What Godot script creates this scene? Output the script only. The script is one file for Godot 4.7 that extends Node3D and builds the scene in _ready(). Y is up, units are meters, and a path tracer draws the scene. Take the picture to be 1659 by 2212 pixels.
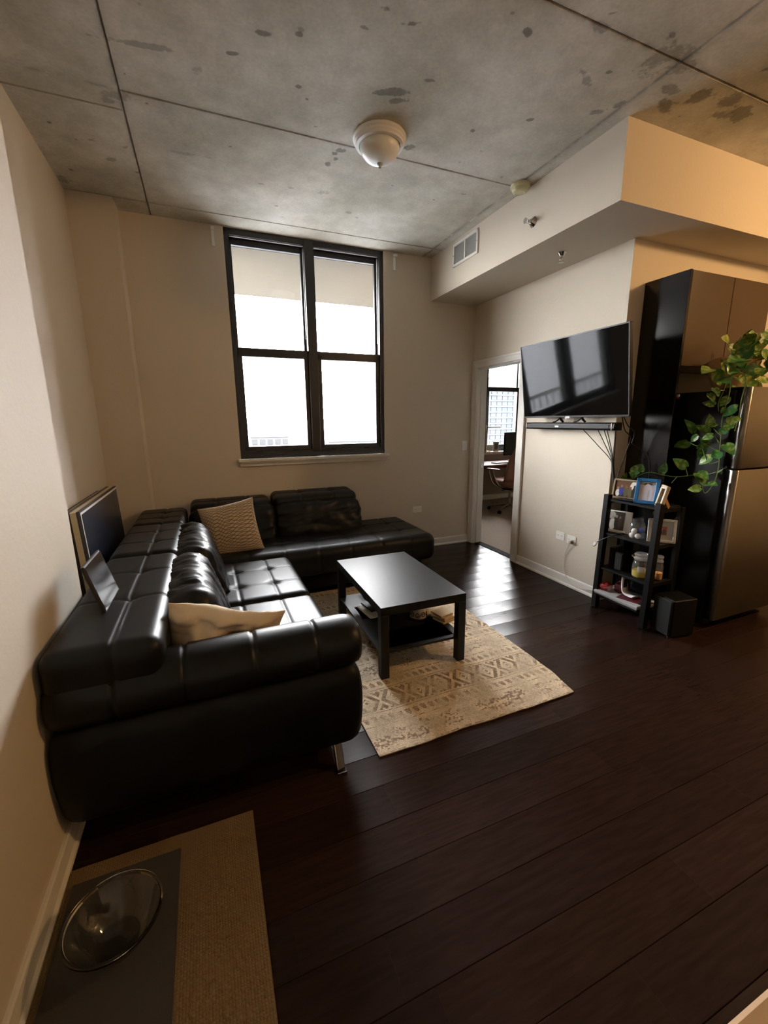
extends Node3D

var mats := {}
var taken := {}
var rng := RandomNumberGenerator.new()

# ---------------------------------------------------------------- naming
func numbered(called: String) -> String:
	if not taken.has(called):
		taken[called] = 0
		return called
	taken[called] += 1
	return "%s_%03d" % [called, taken[called]]

func tag(o: Node3D, label: String, category: String, group := "", kind := "") -> Node3D:
	if label: o.set_meta("label", label)
	if category: o.set_meta("category", category)
	if group: o.set_meta("group", group)
	if kind: o.set_meta("kind", kind)
	return o

func thing(called: String, label: String, category: String, at := Vector3.ZERO, yaw := 0.0, group := "", kind := "") -> Node3D:
	var o := Node3D.new()
	o.name = numbered(called)
	add_child(o)
	o.position = at
	o.rotation.y = yaw
	tag(o, label, category, group, kind)
	return o

func part(parent: Node3D, called: String, mesh: Mesh, m: Material, at := Vector3.ZERO, basis := Basis(), label := "") -> MeshInstance3D:
	var o := MeshInstance3D.new()
	o.name = called if parent != self else numbered(called)
	o.mesh = mesh
	o.material_override = m
	o.transform = Transform3D(basis, at)
	parent.add_child(o, true)
	if label: o.set_meta("label", label)
	return o

func single(called: String, label: String, category: String, mesh: Mesh, m: Material, at := Vector3.ZERO, basis := Basis(), group := "", kind := "") -> MeshInstance3D:
	var o := part(self, called, mesh, m, at, basis)
	tag(o, label, category, group, kind)
	return o

# ---------------------------------------------------------------- materials
func c8(r: int, g: int, b: int, a := 255) -> Color:
	return Color8(r, g, b, a)

func mat(called: String, c: Color, rough := 0.6, metal := 0.0, spec := 0.5) -> StandardMaterial3D:
	var m := StandardMaterial3D.new()
	m.resource_name = called
	m.albedo_color = c
	m.roughness = rough
	m.metallic = metal
	m.metallic_specular = spec
	mats[called] = m
	return m

func noise(kind: int, freq: float, sd: int, octaves := 4) -> FastNoiseLite:
	var n := FastNoiseLite.new()
	n.noise_type = kind
	n.frequency = freq
	n.seed = sd
	n.fractal_octaves = octaves
	return n

func noise_tex(n: FastNoiseLite, size: int, normal := false, strength := 4.0, ramp: Gradient = null) -> NoiseTexture2D:
	var t := NoiseTexture2D.new()
	t.width = size
	t.height = size
	t.seamless = true
	t.as_normal_map = normal
	t.bump_strength = strength
	t.noise = n
	if ramp: t.color_ramp = ramp
	return t

func bumpy(m: StandardMaterial3D, t: Texture2D, scale: Vector3, amount := 1.0) -> StandardMaterial3D:
	m.normal_enabled = true
	m.normal_texture = t
	m.normal_scale = amount
	m.uv1_triplanar = true
	m.uv1_scale = scale
	return m

func ramp2(a: Color, b: Color) -> Gradient:
	var g := Gradient.new()
	g.set_color(0, a)
	g.set_color(1, b)
	return g

# ---------------------------------------------------------------- meshes
func begin() -> SurfaceTool:
	var st := SurfaceTool.new()
	st.begin(Mesh.PRIMITIVE_TRIANGLES)
	st.set_smooth_group(-1)
	return st

func done(st: SurfaceTool) -> ArrayMesh:
	st.generate_normals()
	return st.commit()

func tri(st: SurfaceTool, a: Vector3, b: Vector3, c: Vector3, out: Vector3) -> void:
	if (b - a).cross(c - a).dot(out) > 0.0:
		st.add_vertex(a); st.add_vertex(c); st.add_vertex(b)
	else:
		st.add_vertex(a); st.add_vertex(b); st.add_vertex(c)

func quad(st: SurfaceTool, a: Vector3, b: Vector3, c: Vector3, d: Vector3, out: Vector3) -> void:
	tri(st, a, b, c, out)
	tri(st, a, c, d, out)

func add_box(st: SurfaceTool, size: Vector3, b := 0.004, t := Transform3D()) -> void:
	st.set_smooth_group(-1)
	var h := size / 2.0
	b = minf(b, minf(h.x, minf(h.y, h.z)) * 0.95)
	var k := func(sx: int, sy: int, sz: int, ax: int) -> Vector3:
		var p := Vector3(sx * (h.x - b), sy * (h.y - b), sz * (h.z - b))
		if ax == 0: p.x = sx * h.x
		if ax == 1: p.y = sy * h.y
		if ax == 2: p.z = sz * h.z
		return t * p
	var s := [-1, 1]
	for q in s:
		quad(st, k.call(q, -1, -1, 0), k.call(q, 1, -1, 0), k.call(q, 1, 1, 0), k.call(q, -1, 1, 0), t.basis * Vector3(q, 0, 0))
		quad(st, k.call(-1, q, -1, 1), k.call(1, q, -1, 1), k.call(1, q, 1, 1), k.call(-1, q, 1, 1), t.basis * Vector3(0, q, 0))
		quad(st, k.call(-1, -1, q, 2), k.call(1, -1, q, 2), k.call(1, 1, q, 2), k.call(-1, 1, q, 2), t.basis * Vector3(0, 0, q))
	for i in s:
		for j in s:
			quad(st, k.call(i, j, -1, 0), k.call(i, j, 1, 0), k.call(i, j, 1, 1), k.call(i, j, -1, 1), t.basis * Vector3(i, j, 0))
			quad(st, k.call(i, -1, j, 0), k.call(i, 1, j, 0), k.call(i, 1, j, 2), k.call(i, -1, j, 2), t.basis * Vector3(i, 0, j))
			quad(st, k.call(-1, i, j, 1), k.call(1, i, j, 1), k.call(1, i, j, 2), k.call(-1, i, j, 2), t.basis * Vector3(0, i, j))
			for l in s:
				tri(st, k.call(i, j, l, 0), k.call(i, j, l, 1), k.call(i, j, l, 2), t.basis * Vector3(i, j, l))

func bx(size: Vector3, b := 0.004) -> ArrayMesh:
	var st := begin()
	add_box(st, size, b)
	return done(st)

func span(a: Vector3, b: Vector3) -> Transform3D:      # helper: the middle of two corners
	return Transform3D(Basis(), (a + b) / 2.0)

func boxes(list: Array, b := 0.002) -> ArrayMesh:      # list of [corner, corner]
	var st := begin()
	for e in list:
		add_box(st, (e[1] - e[0]).abs(), b, span(e[0], e[1]))
	return done(st)

func ticks(l: float, r: float, n: int) -> PackedFloat32Array:
	var out := PackedFloat32Array()
	var h := l / 2.0
	for f in [0.0, 0.2, 0.45, 0.72]: out.append(-h + r * f)
	for i in n + 1: out.append(lerpf(-h + r, h - r, float(i) / n))
	for f in [0.72, 0.45, 0.2, 0.0]: out.append(h - r * f)
	return out

# A rounded box of small quads; push(p, normal) tells how far each point moves out along its normal.
func rbox(size: Vector3, r: float, n: Vector3i, push = null) -> ArrayMesh:
	var st := SurfaceTool.new()
	st.begin(Mesh.PRIMITIVE_TRIANGLES)
	st.set_smooth_group(0)
	var h := size / 2.0
	var tk := [ticks(size.x, r, n.x), ticks(size.y, r, n.y), ticks(size.z, r, n.z)]
	for ax in 3:
		var u: int = (ax + 1) % 3
		var v: int = (ax + 2) % 3
		for s in [-1.0, 1.0]:
			var grid := []
			for a in tk[u]:
				var row := PackedVector3Array()
				for b in tk[v]:
					var p := Vector3()
					p[ax] = s * h[ax]
					p[u] = a
					p[v] = b
					var q := p.clamp(-h + Vector3.ONE * r, h - Vector3.ONE * r)
					var nm := (p - q).normalized()
					p = q + nm * r
					if push != null: p += nm * push.call(p, nm)
					row.append(p)
				grid.append(row)
			var out := Vector3()
			out[ax] = s
			for i in grid.size() - 1:
				for j in grid[0].size() - 1:
					var mid: Vector3 = grid[i][j]
					var o2 := out
					if absf(mid[u]) > h[u] - r: o2[u] += signf(mid[u])
					if absf(mid[v]) > h[v] - r: o2[v] += signf(mid[v])
					quad(st, grid[i][j], grid[i + 1][j], grid[i + 1][j + 1], grid[i][j + 1], o2)
	st.generate_normals()
	return st.commit()

func lathe(profile: Array, seg := 24, t := Transform3D(), st: SurfaceTool = null) -> ArrayMesh:
	var own := st == null
	if own: st = begin()
	var group := 1
	for i in profile.size() - 1:
		var p: Vector2 = profile[i]
		var q: Vector2 = profile[i + 1]
		if i > 0 and absf((q - p).angle_to(p - profile[i - 1])) > 0.6: group += 1
		st.set_smooth_group(group)
		var nd := Vector2(q.y - p.y, p.x - q.x)
		for k in seg:
			var a := TAU * k / seg
			var b := TAU * ((k + 1) % seg) / seg
			var m := (a + TAU * (k + 1) / seg) / 2.0
			var out := t.basis * Vector3(nd.x * cos(m), nd.y, nd.x * sin(m))
			var p0 := t * Vector3(p.x * cos(a), p.y, p.x * sin(a))
			var p1 := t * Vector3(p.x * cos(b), p.y, p.x * sin(b))
			var q0 := t * Vector3(q.x * cos(a), q.y, q.x * sin(a))
			var q1 := t * Vector3(q.x * cos(b), q.y, q.x * sin(b))
			if q.x > 1e-5: tri(st, p0, q1, q0, out)
			if p.x > 1e-5: tri(st, p0, p1, q1, out)
	return done(st) if own else null

func loft(rings: Array, caps := true, smooth := true, st: SurfaceTool = null) -> ArrayMesh:
	var own := st == null
	if own: st = SurfaceTool.new()
	if own: st.begin(Mesh.PRIMITIVE_TRIANGLES)
	st.set_smooth_group(1 if smooth else -1)
	var centers := PackedVector3Array()
	for r in rings:
		var c := Vector3()
		for p in r: c += p
		centers.append(c / r.size())
	for i in rings.size() - 1:
		var n: int = rings[i].size()
		for k in n:
			var l := (k + 1) % n
			var a: Vector3 = rings[i][k]
			var b: Vector3 = rings[i][l]
			var c: Vector3 = rings[i + 1][l]
			var d: Vector3 = rings[i + 1][k]
			# outward for a ring that runs one way round: the axis crossed with the edge
			var axis: Vector3 = centers[i + 1] - centers[i]
			var area := Vector3()
			for m in n: area += (rings[i][m] - centers[i]).cross(rings[i][(m + 1) % n] - centers[i])
			var e := (b - a) if (b - a).length() > 1e-7 else (c - d)
			var out := e.cross(axis) * signf(area.dot(axis))
			quad(st, a, b, c, d, out)
	if caps:
		st.set_smooth_group(-1)
		for e in [0, rings.size() - 1]:
			var c := centers[e]
			var away: Vector3 = centers[e] - centers[1 if e == 0 else e - 1]
			for k in rings[e].size():
				tri(st, c, rings[e][k], rings[e][(k + 1) % rings[e].size()], away)
	return done(st) if own else null

func curve(pts: Array, n := 6) -> PackedVector3Array:          # Catmull-Rom through the points
	var out := PackedVector3Array()
	for i in pts.size() - 1:
		var a: Vector3 = pts[maxi(i - 1, 0)]
		var d: Vector3 = pts[mini(i + 2, pts.size() - 1)]
		for k in n:
			out.append((pts[i] as Vector3).cubic_interpolate(pts[i + 1], a, d, float(k) / n))
	out.append(pts[-1])
	return out

func add_tube(st: SurfaceTool, pts: PackedVector3Array, r: float, seg := 8, r_end := -1.0) -> void:
	if r_end < 0.0: r_end = r
	var rings := []
	var side := Vector3()
	for i in pts.size():
		var d: Vector3 = (pts[mini(i + 1, pts.size() - 1)] - pts[maxi(i - 1, 0)]).normalized()
		if i == 0:
			side = d.cross(Vector3.UP if absf(d.y) < 0.9 else Vector3.RIGHT).normalized()
		else:
			side = (side - d * side.dot(d)).normalized()
		var up := d.cross(side)
		var ring := PackedVector3Array()
		var rr := lerpf(r, r_end, float(i) / maxf(1.0, pts.size() - 1))
		for k in seg:
			ring.append(pts[i] + (side * cos(TAU * k / seg) + up * sin(TAU * k / seg)) * rr)
		rings.append(ring)
	loft(rings, true, true, st)

func tube(pts: PackedVector3Array, r: float, seg := 8, r_end := -1.0) -> ArrayMesh:
	var st := SurfaceTool.new()
	st.begin(Mesh.PRIMITIVE_TRIANGLES)
	add_tube(st, pts, r, seg, r_end)
	return done(st)

# A sheet with thickness over a grid: at(u, v) with u, v in 0..1 gives the upper side; UVs are u, v.
func sheet(nu: int, nv: int, at: Callable, thick: Vector3) -> ArrayMesh:
	var st := SurfaceTool.new()
	st.begin(Mesh.PRIMITIVE_TRIANGLES)
	var top := []
	for i in nu + 1:
		var row := PackedVector3Array()
		for j in nv + 1: row.append(at.call(float(i) / nu, float(j) / nv))
		top.append(row)
	var put := func(i: int, j: int, low: bool) -> void:
		st.set_uv(Vector2(float(i) / nu, float(j) / nv))
		st.add_vertex(top[i][j] - (thick if low else Vector3.ZERO))
	var flip: bool = (top[1][0] - top[0][0]).cross(top[0][1] - top[0][0]).dot(thick) > 0.0
	for low in [false, true]:
		st.set_smooth_group(2 if low else 1)
		for i in nu:
			for j in nv:
				var order := [[i, j], [i + 1, j], [i + 1, j + 1], [i, j], [i + 1, j + 1], [i, j + 1]]
				if flip != low: order.reverse()
				for o in order: put.call(o[0], o[1], low)
	st.set_smooth_group(-1)
	var c: Vector3 = top[nu / 2][nv / 2]
	for i in nu:
		for j in [0, nv]:
			st.set_uv(Vector2(float(i) / nu, float(j) / nv))
			quad(st, top[i][j], top[i + 1][j], top[i + 1][j] - thick, top[i][j] - thick, top[i][j] - c)
	for j in nv:
		for i in [0, nu]:
			st.set_uv(Vector2(float(i) / nu, float(j) / nv))
			quad(st, top[i][j], top[i][j + 1], top[i][j + 1] - thick, top[i][j] - thick, top[i][j] - c)
	return done(st)

# A pillow in its own axes: x across, y up, z through; UVs on the front.
func pillow(w: float, h: float, th: float, n: int, wrinkle: float, sd: int) -> ArrayMesh:
	var st := SurfaceTool.new()
	st.begin(Mesh.PRIMITIVE_TRIANGLES)
	var ns := noise(FastNoiseLite.TYPE_SIMPLEX_SMOOTH, 3.0, sd, 3)
	for s in [1.0, -1.0]:
		st.set_smooth_group(1)
		var g := []
		for i in n + 1:
			var row := PackedVector3Array()
			for j in n + 1:
				var u := sin((float(i) / n - 0.5) * PI)
				var v := sin((float(j) / n - 0.5) * PI)
				var e := pow(maxf(0.0, (1.0 - pow(absf(u), 2.6)) * (1.0 - pow(absf(v), 2.6))), 0.55)
				var x := u * w / 2.0 * (1.0 - 0.07 * (1.0 - v * v))
				var y := v * h / 2.0 * (1.0 - 0.07 * (1.0 - u * u))
				var z: float = s * th / 2.0 * e + wrinkle * e * ns.get_noise_3d(x * 2.0, y * 4.0, s * 2.0) + wrinkle * 0.5 * ns.get_noise_2d(x + 9.0, y)
				row.append(Vector3(x, y, z))
			g.append(row)
		for i in n:
			for j in n:
				var order := [[i, j], [i, j + 1], [i + 1, j + 1], [i, j], [i + 1, j + 1], [i + 1, j]]
				if s < 0.0: order.reverse()
				for o in order:
					st.set_uv(Vector2(float(o[0]) / n, 1.0 - float(o[1]) / n))
					st.add_vertex(g[o[0]][o[1]])
	return done(st)

func frame_basis(x_dir: Vector3, y_dir: Vector3) -> Basis:
	var x := x_dir.normalized()
	var z := x.cross(y_dir).normalized()
	return Basis(x, z.cross(x), z)

# ---------------------------------------------------------------- painted textures
func bytes_noise(n: FastNoiseLite, w: int, h: int) -> PackedByteArray:
	return n.get_image(w, h, false, false, false).get_data()

func ceiling_texture() -> ImageTexture:            # cast concrete with its stains, 5.2 m to a side
	var s := 1536
	var a := bytes_noise(noise(FastNoiseLite.TYPE_SIMPLEX_SMOOTH, 0.0035, 3, 4), s, s)
	var b := bytes_noise(noise(FastNoiseLite.TYPE_SIMPLEX_SMOOTH, 0.02, 5, 4), s, s)
	var c := bytes_noise(noise(FastNoiseLite.TYPE_VALUE, 0.3, 7, 3), s, s)
	var d := bytes_noise(noise(FastNoiseLite.TYPE_CELLULAR, 0.03, 11, 2), s, s)
	var px := PackedByteArray()
	px.resize(s * s * 3)
	for i in s * s:
		var k := 1.0 + (a[i] - 128) * 0.0015 + (b[i] - 128) * 0.0005 + (c[i] - 128) * 0.0004
		if d[i] < 6 and b[i] < 90: k *= 0.9
		px[i * 3] = clampi(int(200.0 * k), 0, 255)
		px[i * 3 + 1] = clampi(int(197.0 * k), 0, 255)
		px[i * 3 + 2] = clampi(int((185.0 + (a[i] - 128) * 0.06) * k), 0, 255)
	# grime along the formwork joints
	for j in [[0, 0.219, 0.4], [0, 1.425, 0.8], [0, 2.595, 1.3], [1, -3.13, 0.9], [1, -0.66, 1.0]]:
		for q in s:
			for o in range(-14, 15):
				var across := int((j[1] + (0.3 if j[0] == 0 else 3.8)) * s / 5.2) + o
				var i: int = across * s + q if j[0] == 0 else q * s + across
				if across < 0 or across >= s: continue
				var f: float = 1.0 - 0.24 * j[2] * exp(-absf(o) / 4.0) * clampf(0.6 + (b[i] - 128) * 0.02, 0.0, 1.2)
				for ch in 3: px[i * 3 + ch] = int(px[i * 3 + ch] * f)
	# stains: x, z, half length, half width, turn, strength (metres on the slab)
	var marks := [[-0.53, 2.47, 0.06, 0.035, 0.3, 0.35], [-0.35, 2.46, 0.10, 0.05, 0.8, 0.42], [-0.42, 2.36, 0.10, 0.03, -0.5, 0.4], [-0.19, 2.53, 0.09, 0.045, 0.2, 0.4], [0.0, 2.51, 0.09, 0.05, -0.4, 0.38],
		[-0.72, 2.24, 0.11, 0.025, 0.9, 0.35], [-0.10, 2.44, 0.05, 0.04, 0.6, 0.35], [-1.85, 1.92, 0.08, 0.022, 0.35, 0.42], [-1.78, 1.88, 0.06, 0.02, 0.5, 0.4], [-1.91, 0.84, 0.055, 0.032, 0.1, 0.2],
		[-1.98, 1.32, 0.018, 0.018, 0.0, 0.5], [-1.96, 1.27, 0.016, 0.02, 0.4, 0.5], [-1.99, 1.19, 0.022, 0.028, 0.2, 0.5], [-1.95, 1.37, 0.03, 0.02, 0.8, 0.45], [-3.0, 1.76, 0.15, 0.016, 0.14, 0.3], [-2.83, 0.98, 0.12, 0.014, 0.1, 0.16],
		[-2.06, 2.32, 0.03, 0.014, 0.2, 0.5], [-1.91, 2.31, 0.035, 0.012, 0.6, 0.5], [-2.50, 2.02, 0.03, 0.012, 0.2, 0.55], [-2.36, 2.07, 0.016, 0.011, 0.3, 0.5], [-2.62, 1.86, 0.03, 0.012, 0.3, 0.5], [-2.30, 1.78, 0.015, 0.012, 0.0, 0.5],
		[-1.44, 2.45, 0.025, 0.014, -0.6, 0.5], [-1.18, 2.58, 0.05, 0.03, 0.2, 0.35], [-1.62, 1.52, 0.05, 0.03, 0.9, 0.4], [-1.57, 1.54, 0.03, 0.04, 0.2, 0.4], [-1.30, 1.82, 0.018, 0.014, 0.2, 0.5], [-1.05, 2.02, 0.02, 0.012, 0.5, 0.5],
		[-3.35, 0.92, 0.035, 0.02, 0.3, 0.3], [-3.28, 0.74, 0.03, 0.02, 0.3, 0.3], [-3.62, 0.36, 0.08, 0.04, 0.3, 0.3], [-2.75, 1.70, 0.04, 0.03, 0.2, 0.2], [-3.40, 1.95, 0.09, 0.05, 0.4, 0.3], [-1.66, 0.62, 0.03, 0.018, 0.1, 0.25], [-1.58, 0.56, 0.022, 0.014, 0.1, 0.25],
		[-2.35, 0.80, 0.03, 0.014, 0.2, 0.25], [-2.16, 0.82, 0.025, 0.012, 0.2, 0.2], [-1.0, 2.36, 0.06, 0.025, -0.4, 0.3], [-0.95, 1.2, 0.02, 0.012, 0.1, 0.35], [-0.62, 1.44, 0.14, 0.05, -0.9, 0.35], [-0.70, 2.57, 0.12, 0.09, 0.3, 0.3], [-3.13, 1.36, 0.10, 0.05, 0.1, 0.25], [-1.70, 2.06, 0.03, 0.01, 0.3, 0.4], [-2.15, 1.52, 0.018, 0.01, 0.2, 0.4]]
	var r := RandomNumberGenerator.new()
	r.seed = 21
	for i in 60:
		marks.append([r.randf_range(-3.6, 0.6), r.randf_range(0.3, 3.2), r.randf_range(0.006, 0.02), r.randf_range(0.005, 0.011), r.randf_range(-0.5, 0.8), r.randf_range(0.2, 0.5)])
	var k := s / 5.2
	for m in marks:
		var cx: float = (m[0] + 3.8) * k
		var cy: float = (m[1] + 0.3) * k
		var reach := int(maxf(m[2], m[3]) * k * 1.5) + 2
		var co := cos(m[4])
		var si := sin(m[4])
		for y in range(maxi(0, int(cy) - reach), mini(s, int(cy) + reach)):
			for x in range(maxi(0, int(cx) - reach), mini(s, int(cx) + reach)):
				var u: float = ((x - cx) * co + (y - cy) * si) / (m[2] * k)
				var v: float = (-(x - cx) * si + (y - cy) * co) / (m[3] * k)
				var i := y * s + x
				var e := u * u + v * v + (b[i] - 128) * 0.016 + (c[i] - 128) * 0.004
				if e < 1.0:
					var f: float = 1.0 - m[5] * 0.62 * minf(1.0, (1.0 - e) * 1.6)
					for ch in 3: px[i * 3 + ch] = int(px[i * 3 + ch] * f)
	return ImageTexture.create_from_image(Image.create_from_data(s, s, false, Image.FORMAT_RGB8, px))

func rug_texture() -> ImageTexture:                # woven bands across the rug; u across (1.18 m), v along (1.92 m)
	var w := 590
	var h := 960
	var a := bytes_noise(noise(FastNoiseLite.TYPE_SIMPLEX_SMOOTH, 0.012, 31, 3), w, h)
	var b := bytes_noise(noise(FastNoiseLite.TYPE_SIMPLEX_SMOOTH, 0.09, 33, 2), w, h)
	var c := bytes_noise(noise(FastNoiseLite.TYPE_VALUE, 0.7, 35, 1), w, h)
	var px := PackedByteArray()
	px.resize(w * h * 3)
	for y in h:
		var z := 2.765 - (h - 1 - y) * 0.002
		var p := fposmod(z - 2.405 + 0.27, 0.54) - 0.27
		var q := absf(p)
		var odd := int(floorf((z - 2.405 + 0.27) / 0.54)) % 2 != 0
		for x in w:
			var i := y * w + x
			var u := x * 0.002 + (0.03 if odd else 0.0)
			var ink := 0.0
			var jag := (c[i] - 128) * 0.00003
			if q < 0.078:                                   # zigzag and diamonds
				var t := absf(fposmod(u, 0.15) - 0.075)
				var e := fposmod(t + q * 0.62, 0.046)
				ink = 1.0 if e < 0.025 else 0.0
				if t + q * 0.9 < 0.026: ink = 0.0
				if t + q * 0.9 < 0.012: ink = 1.0
				if q > 0.066 and t > 0.03: ink = 1.0 if fposmod(u, 0.03) < 0.016 else 0.0
			elif q < 0.094 and q > 0.088: ink = 0.75
			elif q > 0.112 and q < 0.162:                   # little tassels
				var cell := int(floorf(u / 0.045))
				var v := (q - 0.112) / 0.05
				var t := fposmod(u, 0.045) - 0.0225 - 0.008 * (v - 0.5) * (1.0 if p > 0.0 else -1.0)
				if absf(t) < 0.0022 and v < 0.85: ink = 0.85
				for lf in 3:
					var w0 := Vector2((absf(t) - 0.009 + lf * 0.0015) / 0.0065, (v - 0.25 - lf * 0.24 + absf(t) * 6.0 * (0.5 if cell % 2 else -0.5)) / 0.11)
					if w0.length_squared() < 1.0: ink = 0.9
				if Vector2(t / 0.004, (v - 0.93) / 0.1).length_squared() < 1.0: ink = 0.9
			elif q > 0.181 and q < 0.188: ink = 0.75 if fposmod(u + a[i] * 0.0004, 0.06) < 0.042 else 0.0
			elif q > 0.2:                                   # blurred ikat lozenges
				var t := absf(fposmod(u + 0.02, 0.19) - 0.095)
				var v := absf(q - 0.245)
				var st := floorf(v / 0.007) * 0.007
				ink = clampf((0.062 - t * 0.75 - st * 2.4 + (b[i] - 128) * 0.0007 + 0.02 * sin(st * 900.0 + x * 0.02)) * 26.0, 0.0, 0.8) * (0.4 + 0.6 * clampf(0.5 + (a[i] - 128) * 0.02, 0.0, 1.0))
				if t < 0.02 and v < 0.008: ink = 0.1
			ink = clampf(ink + jag, 0.0, 1.0) * clampf(0.55 + (a[i] - 128) * 0.008 + (b[i] - 128) * 0.003, 0.08, 1.0)
			var shade := 1.0 + (a[i] - 128) * 0.0012 + (c[i] - 128) * 0.0012
			for ch in 3:
				var base: float = [204.0, 189.0, 163.0][ch]
				var dark: float = [112.0, 94.0, 74.0][ch]
				px[i * 3 + ch] = clampi(int(lerpf(base, dark, ink) * shade), 0, 255)
	return ImageTexture.create_from_image(Image.create_from_data(w, h, false, Image.FORMAT_RGB8, px))

func pillow_texture() -> ImageTexture:             # wavy brown lines crossing on beige
	var s := 512
	var px := PackedByteArray()
	px.resize(s * s * 3)
	for y in s:
		for x in s:
			var u := float(x) / s
			var v := float(y) / s
			var k := 0.0
			for ph in [0.0, PI]:
				var t: float = v * 21.0 + u * 3.0 + (0.28 + 0.75 * pow(sin(u * PI * 1.3 + 0.2), 2.0)) * sin(u * TAU * 3.2 + ph + v * 2.0)
				var e := absf(fposmod(t, 1.0) - 0.5)
				if e < 0.085: k = 1.0
			var i := (y * s + x) * 3
			px[i] = int(lerpf(200, 104, k))
			px[i + 1] = int(lerpf(180, 86, k))
			px[i + 2] = int(lerpf(152, 62, k))
	return ImageTexture.create_from_image(Image.create_from_data(s, s, false, Image.FORMAT_RGB8, px))

func weave_texture(cells: int, low: float) -> ImageTexture:    # basket weave as a height map
	var s := 256
	var px := PackedByteArray()
	px.resize(s * s)
	for y in s:
		for x in s:
			var u := float(x) / s * cells
			var v := float(y) / s * cells
			var over := (int(u) + int(v)) % 2 == 0
			var k := sin(fposmod(u, 1.0) * PI) * sin(fposmod(v, 1.0) * PI)
			px[y * s + x] = int(clampf((0.55 if over else low) + 0.45 * k, 0.0, 1.0) * 255.0)
	return ImageTexture.create_from_image(Image.create_from_data(s, s, false, Image.FORMAT_L8, px))

# A small printed photograph: a background and soft upright figures.
func snapshot(w: int, h: int, back: Color, floor_c: Color, blobs: Array) -> ImageTexture:
	var im := Image.create(w, h, false, Image.FORMAT_RGB8)
	im.fill(back)
	im.fill_rect(Rect2i(0, int(h * 0.72), w, h), floor_c)
	for b in blobs:                                       # x, y, rx, ry, colour
		for y in h:
			for x in w:
				var u: float = (float(x) / w - b[0]) / b[2]
				var v: float = (float(y) / h - b[1]) / b[3]
				if u * u + v * v < 1.0: im.set_pixel(x, y, b[4])
	return ImageTexture.create_from_image(im)

func printed(called: String, t: Texture2D, rough := 0.25) -> StandardMaterial3D:
	var m := mat(called, Color.WHITE, rough)
	m.albedo_texture = t
	return m

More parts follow.
